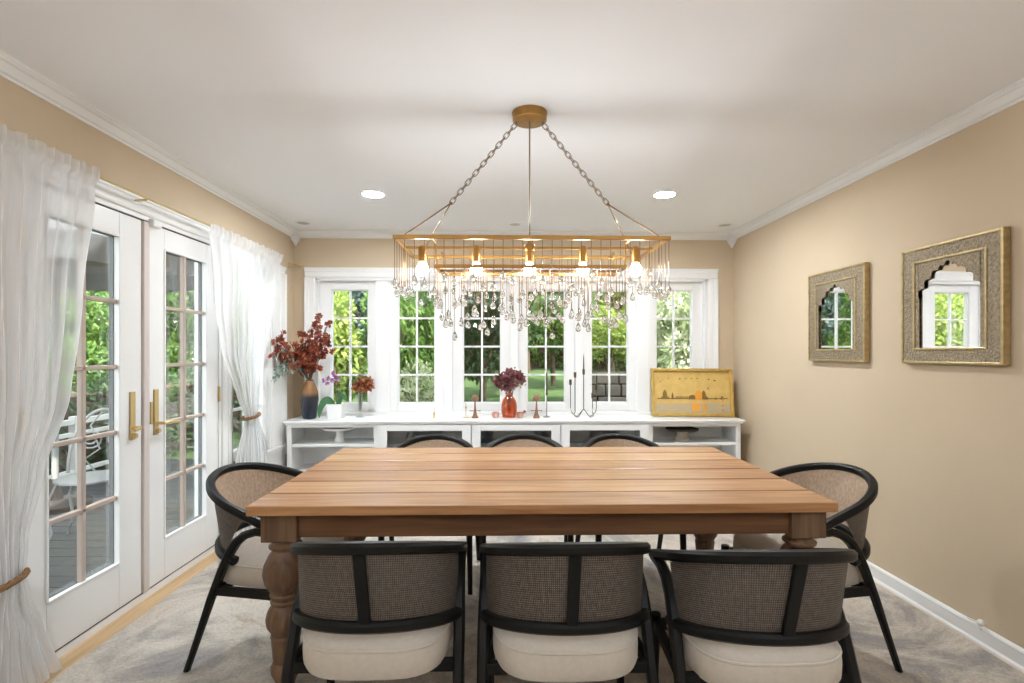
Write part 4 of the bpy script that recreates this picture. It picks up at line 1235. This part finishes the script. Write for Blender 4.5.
def curtain(label, yl, yr, tie, xoff, nf, seed, ztop, zbot):
    rnd = random.Random(seed)
    ph = [rnd.uniform(0, 6.28) for _ in range(6)]
    t = thing('sheer_curtain', label, 'curtain', (RX, (yl[-1][1] + yr[-1][1]) / 2, 0), 0, 'white sheer curtains at the glazed doors')
    oy = t.location.y
    NU, NV = nf * 10 + 1, 90
    def f(u, v):
        z = zbot + (ztop - zbot) * v
        a, b = interp(yl, z), interp(yr, z)
        width = b - a
        near = abs(z - tie[0])
        gather = math.exp(-(near / 0.22) ** 2)
        top = max(0, (z - (RZ - 0.05)) / 0.07)
        amp = 0.020 * (0.65 + 0.5 * math.sin(5.3 * u + ph[2]) ** 2) * (1 - 0.35 * gather) * (1.0 if z < RZ - 0.16 else max(0.25, (RZ - z) / 0.16))
        uu = u + 0.015 * math.sin(7 * u + ph[0]) + 0.008 * math.sin(3 * v * 6 + ph[1])
        wav = math.sin(2 * PI * nf * uu + ph[2]) + 0.45 * math.sin(2 * PI * nf * 0.53 * uu + ph[3] + 1.5 * v) + 0.25 * math.sin(2 * PI * nf * 1.9 * uu + ph[4])
        y = a + width * u + 0.006 * math.sin(2 * PI * nf * uu * 2 + ph[5])
        x = xoff * (1 - gather * 0.7) + amp * wav * 0.55 + 0.02 * gather + (0.016 if z > RZ - 0.04 else 0.0)
        if z > RZ - 0.02:
            x += 0.006 * math.sin(2 * PI * nf * 2.3 * u + ph[1])
            z += 0.006 * math.sin(2 * PI * nf * 1.3 * u + ph[0]) * min(1, top)
        return (x, y - oy, z)
    m = MB(); m.grid(NU, NV, f)
    m.build('sheer_panel', SHEER, t, angle=180)
    ya, yb = interp(yl, tie[0]), interp(yr, tie[0])
    m = MB()
    for k in range(3):
        pts = []
        nn = 36
        for q in range(nn):
            an = 2 * PI * q / nn
            tw = 0.0055
            pts.append((0.02 + 0.036 * math.cos(an) + tw * math.cos(8 * an + k * 2.09) * 0.8, (ya + yb) / 2 - oy + ((yb - ya) / 2 + 0.006) * math.sin(an), tie[0] + 0.008 * math.sin(an) + tw * math.sin(8 * an + k * 2.09)))
        m.tube(pts, 0.0080, 6, closed=True)
    o = m.build('tieback', ROPE, t); o['label'] = 'twisted brown rope tieback'
    return t
curtain('white sheer curtain tied with brown rope at the near edge of the glazed doors',
        [(0.0, 1.46), (0.26, 1.62), (0.48, 1.74), (0.60, 1.72), (0.83, 1.62), (1.1, 1.50), (1.5, 1.40), (2.09, 1.30)],
        [(0.0, 2.11), (0.26, 2.005), (0.40, 1.935), (0.48, 1.915), (0.60, 1.93), (0.83, 2.02), (1.10, 2.13), (1.52, 2.205), (2.09, 2.275)],
        (0.48,), 0.0, 11, 4, 2.095, 0.016)
curtain('white sheer curtain gathered at the far edge of the glazed doors',
        [(0.0, 3.36), (0.58, 3.43), (0.845, 3.535), (0.98, 3.445), (1.31, 3.26), (1.62, 3.18), (2.09, 3.12)],
        [(0.0, 4.02), (0.58, 3.90), (0.845, 3.72), (1.0, 3.77), (1.15, 3.83), (1.45, 3.94), (2.09, 4.16)],
        (0.845,), 0.0, 9, 9, 2.082, 0.016)

# ------------------------------------------------------------------ outdoors
def terrain():
    m = MB()
    def f(u, v):
        x = -16 + 34 * u; y = -8 + 36 * v
        k = min(1.0, max(0.0, (x + 4.4) / 1.6))
        d = max(0.0, y - (10.0 - 3.5 * k * k * (3 - 2 * k)))
        z = -0.15 + 1.05 * (1 - math.exp(-d / 2.2)) + 0.04 * math.sin(x * 1.3) * min(1, d)
        return (x, y, z)
    m.grid(69, 73, f)
    # solid underside
    o = m.build('garden_ground', LAWN)
    o['kind'] = 'structure'; o['label'] = 'lawn rising behind the house'
terrain()
m = MB()
for k in range(44):
    y = 0.0 + k * 0.15
    m.box((-4.45, y, -0.10), (XL - TH, y + 0.142, -0.06))
m.box((-4.45, 0, -0.15), (XL - TH, 6.6, -0.10))
o = m.build('patio_deck', DECK, smooth=False); o['kind'] = 'structure'; o['label'] = 'grey board deck outside the glazed doors'

def foliage_mesh(name, mat, n, size, seed, shape=(1, 1, 1), holes=0.0, w=0.55):
    rnd = random.Random(seed)
    random.seed(seed)
    m = MB()
    blobs = [Vector((rnd.uniform(-.62, .62), rnd.uniform(-.62, .62), rnd.uniform(-.62, .7))) for _ in range(26)]
    for k in range(n):
        b = blobs[k % 26]
        d = Vector((rnd.gauss(0, 1), rnd.gauss(0, 1), rnd.gauss(0, 1))).normalized()
        p = b + d * 0.34 * rnd.uniform(0.55, 1.0) ** 0.5
        dd = d + Vector((rnd.uniform(-.9, .9), rnd.uniform(-.9, .9), rnd.uniform(-1.1, .5)))
        m.leaf(p, dd, size * rnd.uniform(0.7, 1.3), w)
    return m
FOL = {}
def shrub(kind, mat, x, y, z, sx, sy, sz, label, cat='shrub', nm='garden_shrub', trunk=0.6, size=0.10, n=6500, grp=None, rz=0.0):
    t = thing(nm, label, cat, (x, y, z), rz, grp)
    key = (kind, mat.name)
    zc = trunk + sz
    if key not in FOL:
        o = foliage_mesh('foliage', mat, n, size, hash_(kind)).build('foliage', mat, t, smooth=False)
        FOL[key] = o
    else:
        o = FOL[key].copy(); COL.objects.link(o); o.parent = t
    o.location = (0, 0, zc); o.scale = (sx, sy, sz)
    m = MB()
    m.tube([(0, 0, -0.1), (0.02, 0.01, trunk * 0.6 + 0.1), (-0.02, 0, zc)], 0.045 * max(0.6, sz), 8, scales=[1.2, 1.0, 0.5])
    for k in range(5):
        a = k * 1.26 + x
        m.tube([(0, 0, trunk * 0.8), (0.3 * sx * math.cos(a), 0.3 * sy * math.sin(a), zc), (0.6 * sx * math.cos(a), 0.6 * sy * math.sin(a), zc + 0.4 * sz)], 0.02 * max(0.6, sz), 6, scales=[1, 0.7, 0.3])
    m.build('trunk', BARK, t)
    return t
def hash_(s): return sum(ord(c) * (i + 3) for i, c in enumerate(s))
# behind the back windows
G = 'shrubs and trees behind the back windows'
shrub('a', LEAFY, -2.55, 7.0, 0.2, 0.85, 0.8, 0.95, 'yellow-green shrub filling the window behind the tall rust vase', grp=G, trunk=0.1)
shrub('a', LEAFM, -1.30, 6.9, 0.2, 0.62, 0.7, 1.0, 'mid-green shrub behind the second window from the glazed doors', grp=G, trunk=0.1, rz=1.0)
shrub('b', LEAFP, -0.95, 6.3, 0.0, 0.45, 0.4, 0.55, 'low pale variegated shrub under the second window', grp=G, trunk=0.05, size=0.13, n=3000)
shrub('c', LEAFD, -0.30, 8.2, 0.6, 1.0, 0.9, 1.15, 'dark green shrub behind the window left of the amber vase', grp=G, trunk=0.2)
shrub('c', LEAFM, 0.95, 9.2, 0.8, 0.9, 0.8, 0.9, 'mid-green shrub on the lawn behind the window right of the amber vase', grp=G, trunk=0.5, rz=2.2)
shrub('b', LEAFY, 1.62, 7.6, 0.3, 0.65, 0.6, 0.42, 'bright leafy branchy shrub behind the window with the candelabra', grp=G, trunk=0.85, rz=0.7)
shrub('d', LEAFP, 2.75, 7.4, 0.3, 0.95, 0.8, 1.1, 'pale sunlit shrub behind the window above the golden picture', grp=G, trunk=0.2, size=0.11, n=6000)
shrub('e', LEAFB, -2.9, 10.6, 0.8, 1.2, 1.0, 1.6, 'bluish evergreen tree beyond the yellow-green shrub', 'tree', 'garden_tree', grp=G, trunk=0.4)
shrub('f', LEAFD, -1.3, 11.2, 0.8, 1.5, 1.1, 1.8, 'dark tree beyond the second and third windows', 'tree', 'garden_tree', grp=G, trunk=0.4)
shrub('f', LEAFM, 0.6, 12.0, 0.9, 1.6, 1.2, 1.9, 'broad green tree beyond the lawn behind the middle windows', 'tree', 'garden_tree', grp=G, trunk=0.9, rz=1.7)
shrub('f', LEAFY, 2.6, 12.0, 0.9, 1.6, 1.2, 1.9, 'tall yellow-green tree beyond the candelabra window', 'tree', 'garden_tree', grp=G, trunk=0.4, rz=3.0)
shrub('e', LEAFM, 4.6, 11.0, 0.9, 1.6, 1.2, 1.7, 'green tree beyond the window above the golden picture', 'tree', 'garden_tree', grp=G, trunk=0.3, rz=0.4)
shrub('f', LEAFY, -4.8, 10.8, 0.9, 1.6, 1.2, 1.8, 'yellow-green tree at the garden corner beyond the tall rust vase', 'tree', 'garden_tree', grp=G, trunk=0.3, rz=4.0)
def hedge(x0, x1, y0, y1, z0, z1, mat, lb, n, seed, side=False):
    random.seed(seed)
    t = thing('garden_hedge', lb, 'hedge', ((x0 + x1) / 2, (y0 + y1) / 2, z0))
    hx, hy, h = (x1 - x0) / 2, (y1 - y0) / 2, z1 - z0
    m = MB()
    for k in range(n):
        top = random.random() < 0.2
        x = random.uniform(-hy, hy) if side else random.uniform(-hx, hx)
        bump = 0.12 * math.sin(x * 4.1) + 0.08 * math.sin(x * 9.7)
        if side:
            p = (random.uniform(-hx, hx), x, h + bump - random.uniform(0, .1)) if top else (hx - random.uniform(0, .35) + bump * 0.5, x, random.uniform(0, h + bump))
            m.leaf(p, (random.uniform(0.2, 1), random.uniform(-.6, .6), random.uniform(-.8, .6)), random.uniform(.07, .12), 0.55)
            continue
        if top: p = (x, random.uniform(-hy, hy), h + bump - random.uniform(0, .1))
        else: p = (x, -hy + random.uniform(0, .35) + bump * 0.5, random.uniform(0, h + bump))
        m.leaf(p, (random.uniform(-.6, .6), -random.uniform(0.2, 1), random.uniform(-.8, .6)), random.uniform(.12, .2), 0.55)
    m.build('foliage', mat, t, smooth=False)
    m = MB(); m.box((-hx, -hy + 0.2, -0.2), (hx - (0.25 if side else 0), hy, h - 0.15)); m.build('branch_core', BARK, t, smooth=False)
hedge(-5.5, -4.5, -1.0, 9.6, -0.2, 0.95, LEAFD, 'dark low hedge behind the white deck railing', 6000, 30, True)
hedge(-5.5, 0.2, 13.0, 13.8, 0.85, 3.0, LEAFD, 'dark clipped hedge across the back of the lawn at the doors side', 5200, 31)
hedge(0.4, 7.0, 13.2, 14.0, 0.85, 3.0, LEAFM, 'green hedge across the back of the lawn at the mirror-wall side', 5200, 32)
# overhanging branches seen at the top of the middle panes
shrub('g', LEAFD, 0.25, 6.9, 0.25, 1.5, 0.6, 0.42, 'brown-green tree whose branches hang across the tops of the middle windows', 'tree', 'garden_tree', grp=G, trunk=1.75, size=0.09, n=5200)
# dark stone wall
m = MB()
random.seed(21)
for r_ in range(5):
    x = 1.05
    while x < 2.15:
        w_ = random.uniform(0.16, 0.32)
        m.box((x, 7.05 + random.uniform(-.02, .02), 0.18 + r_ * 0.17), (min(x + w_, 2.2) - 0.012, 7.35, 0.18 + r_ * 0.17 + 0.158)); x += w_
o = m.build('stone_edging', STONE, smooth=False, bevel=0.015); tag(o, 'low dark stone garden kerb wall behind the candelabra window', 'garden wall')
# beside the doors
G2 = 'shrubs beyond the deck'
shrub('a', LEAFM, -6.7, 4.2, -0.15, 0.9, 1.0, 1.0, 'green shrub beyond the deck seen through the nearer door leaf', grp=G2, trunk=0.1, rz=2.0)
shrub('a', LEAFY, -6.6, 6.1, -0.1, 0.95, 1.0, 1.05, 'yellow-green shrub beyond the deck at the middle of the doors', grp=G2, trunk=0.1, rz=0.5)
shrub('c', LEAFM, -6.4, 8.0, 0.0, 0.9, 0.9, 1.15, 'green shrub beyond the deck seen through the farther door leaf', grp=G2, trunk=0.1, rz=4.1)
shrub('d', LEAFP, -5.4, 11.2, 0.1, 0.9, 0.9, 1.0, 'pale shrub beyond the far corner of the deck', grp=G2, trunk=0.1, rz=1.1)
shrub('a', LEAFM, -3.5, 8.4, 0.0, 0.6, 0.6, 0.9, 'green shrub close outside the side window by the corner', grp=G2, trunk=0.1, rz=2.6)
shrub('f', LEAFM, -8.5, 3.6, -0.1, 1.6, 1.5, 2.0, 'green tree standing behind the shrubs by the nearer door leaf', 'tree', 'garden_tree', grp=G2, trunk=0.5, rz=0.9)
shrub('f', LEAFD, -8.6, 6.6, 0.0, 1.6, 1.5, 2.0, 'dark tree standing behind the parasol', 'tree', 'garden_tree', grp=G2, trunk=0.5, rz=2.9)
shrub('f', LEAFM, -7.6, 9.6, 0.3, 1.7, 1.5, 2.0, 'green tree standing behind the shrubs by the farther door leaf', 'tree', 'garden_tree', grp=G2, trunk=0.5, rz=5.0)
shrub('f', LEAFM, -5.9, 10.6, 0.0, 1.1, 1.0, 1.7, 'tall green shrub beyond the end of the deck hedge', grp=G2, trunk=0.1, rz=3.3)
shrub('f', LEAFD, -8.2, 12.6, 0.0, 1.7, 1.4, 2.1, 'dark tree far beyond the end of the deck hedge', 'tree', 'garden_tree', grp=G2, trunk=0.3, rz=2.3)
# white railing of the deck
m = MB()
t = thing('deck_railing', 'low white railing at the far edge of the grey deck', 'railing', (-4.38, 3.6, -0.06))
for z in (0.62, 0.50, 0.12):
    m.box((-0.03, -3.0, z), (0.03, 2.95, z + (0.05 if z > .55 else 0.035)))
m.build('rails', RAILW, t, smooth=False)
for k in range(6):
    p = MB(); p.box((-0.035, -3.0 + k * 1.176, 0), (0.035, -2.93 + k * 1.176, 0.70)); p.build('post', RAILW, t, smooth=False, bevel=0.004)
# grey parasol
t = thing('patio_parasol', 'dark grey patio parasol standing on the deck', 'parasol', (-3.9, 4.55, -0.06))
m = MB(); n = 8; R0 = 1.25
rim = [(R0 * math.cos(2 * PI * k / n), R0 * math.sin(2 * PI * k / n)) for k in range(n)]
vs = [(0, 0, 2.72)] + [(x, y, 2.22) for x, y in rim] + [(x * 0.995, y * 0.995, 2.02) for x, y in rim] + [(0, 0, 2.69)] + [(x * .98, y * .98, 2.205) for x, y in rim]
fs = []
for k in range(n):
    r = (k + 1) % n
    fs += [(0, 1 + k, 1 + r), (1 + k, 9 + k, 9 + r, 1 + r), (17, 18 + r, 18 + k), (9 + k, 18 + k, 18 + r, 9 + r)]
m._add(vs, fs); m.build('canopy', PARA, t, smooth=False)
m = MB(); m.tube([(0, 0, 0), (0, 0, 2.75)], 0.025, 10); m.build('pole', IRON, t)
m = MB(); m.lathe([(0.0001, 0), (0.26, 0), (0.26, 0.04), (0.05, 0.07), (0.04, 0.25), (0.0001, 0.25)], (0, 0, 0.0), 24); m.build('base', STONE, t)
# wrought iron chair
def iron_chair(x, y, rz, lb):
    t = thing('iron_chair', lb, 'garden chair', (x, y, -0.06), R(rz), 'white wrought iron chairs on the deck')
    m = MB()
    m.lathe([(0.0001, 0.44), (0.20, 0.44), (0.215, 0.445), (0.215, 0.458), (0.20, 0.462), (0.0001, 0.462)], (0, 0, 0), 26); m.build('seat', IRON, t)
    for sx in (-1, 1):
        for sy in (-1, 1):
            l = MB(); l.tube([(sx * 0.15, sy * 0.15, 0.445), (sx * 0.20, sy * 0.19, 0.30), (sx * 0.17, sy * 0.17, 0.12), (sx * 0.22, sy * 0.21, 0.0)], 0.010, 7); l.build('leg', IRON, t)
    b = MB(); P = []
    for k in range(21):
        a = PI * k / 20; P.append((0.21 * math.cos(a), -0.19 - 0.06 * math.sin(a), 0.46 + 0.46 * math.sin(a) ** 0.8))
    b.tube(P, 0.011, 7)
    for s in (-1, 1):
        q = []
        for k in range(30):
            a = k / 29 * 4.0 * PI; r = 0.015 + 0.065 * k / 29
            q.append((s * (0.085 + r * math.cos(a)), -0.235, 0.70 + r * math.sin(a)))
        b.tube(q, 0.007, 6)
        b.tube([(s * 0.05, -0.20, 0.46), (s * 0.12, -0.22, 0.55), (s * 0.03, -0.235, 0.62), (s * 0.09, -0.245, 0.80), (s * 0.02, -0.25, 0.90)], 0.007, 6)
    b.build('backrest', IRON, t)
iron_chair(-2.95, 3.75, 200, 'white scrolled iron garden chair close outside the nearer door leaf')
iron_chair(-2.85, 2.75, 20, 'white scrolled iron garden chair low behind the tied curtain')
t = thing('garden_table', 'round white iron table on the deck between the garden chairs', 'table', (-3.5, 3.3, -0.06))
m = MB(); m.lathe([(0.0001, 0.69), (0.36, 0.69), (0.37, 0.70), (0.37, 0.715), (0.36, 0.72), (0.0001, 0.72)], (0, 0, 0), 36); m.build('tabletop', IRON, t)
for k in range(3):
    a = k * 2.094
    l = MB(); l.tube([(0.08 * math.cos(a), 0.08 * math.sin(a), 0.69), (0.06 * math.cos(a), 0.06 * math.sin(a), 0.4), (0.12 * math.cos(a), 0.12 * math.sin(a), 0.2), (0.28 * math.cos(a), 0.28 * math.sin(a), 0.0)], 0.012, 7); l.build('leg', IRON, t)

# ------------------------------------------------------------------ lights
def area(name, loc, rot, sx, sy, power, col=(1, 1, 1), shape='RECTANGLE'):
    l = bpy.data.lights.new(name, 'AREA'); l.shape = shape; l.size = sx
    if shape == 'RECTANGLE': l.size_y = sy
    l.energy = power; l.color = col
    o = bpy.data.objects.new(name, l); COL.objects.link(o); o.location = loc; o.rotation_euler = rot
    return o
# added upward fill lights behind the viewpoint, without fixtures
for (x, y) in ((-0.9, -1.0), (1.2, -1.0)):
    area('rear_up_fill', (x, y, 1.75), (PI, 0, 0), 0.4, 0.4, 17, (0.84, 0.92, 1.0))
sun = bpy.data.lights.new('sun', 'SUN'); sun.energy = 5.0; sun.angle = R(1.0); sun.color = (1.0, 0.95, 0.85)
so = bpy.data.objects.new('sun', sun); COL.objects.link(so); so.rotation_euler = (R(36), 0, R(34))
# added weak downward fill at ceiling height behind the viewpoint, no modelled lamps
for (x, y) in ((-1.0, -1.5), (1.2, -1.5), (-1.0, -0.2), (1.2, -0.2)):
    area('rear_down_fill', (x, y, CZ - 0.01), (0, 0, 0), 0.5, 0.5, 0.6, (0.93, 0.96, 1.0))

wd = bpy.data.worlds.new('sky'); SC.world = wd; wd.use_nodes = True
bg = wd.node_tree.nodes['Background']
bg.inputs[0].default_value = (0.86, 0.93, 1.0, 1); bg.inputs[1].default_value = 2.5

# ------------------------------------------------------------------ camera
cam = bpy.data.cameras.new('camera'); co = bpy.data.objects.new('camera', cam); COL.objects.link(co)
co.location = (0, 0, 1.29); co.rotation_euler = (R(90), 0, R(-1.26))
cam.sensor_width = 36; cam.lens = 510 * 36 / 1024; cam.shift_y = 11.5 / 1024
cam.clip_start = 0.05
SC.camera = co
SC.view_settings.view_transform = 'Standard'; SC.view_settings.look = 'None'; SC.view_settings.gamma = 1.0
SC.view_settings.use_curve_mapping = False
SC.view_settings.exposure = 1.37
cy = SC.cycles
cy.use_denoising = True
cy.max_bounces = 10; cy.diffuse_bounces = 5; cy.glossy_bounces = 5; cy.transmission_bounces = 8; cy.transparent_max_bounces = 16
cy.sample_clamp_indirect = 6.0
cy.caustics_reflective = False; cy.caustics_refractive = False
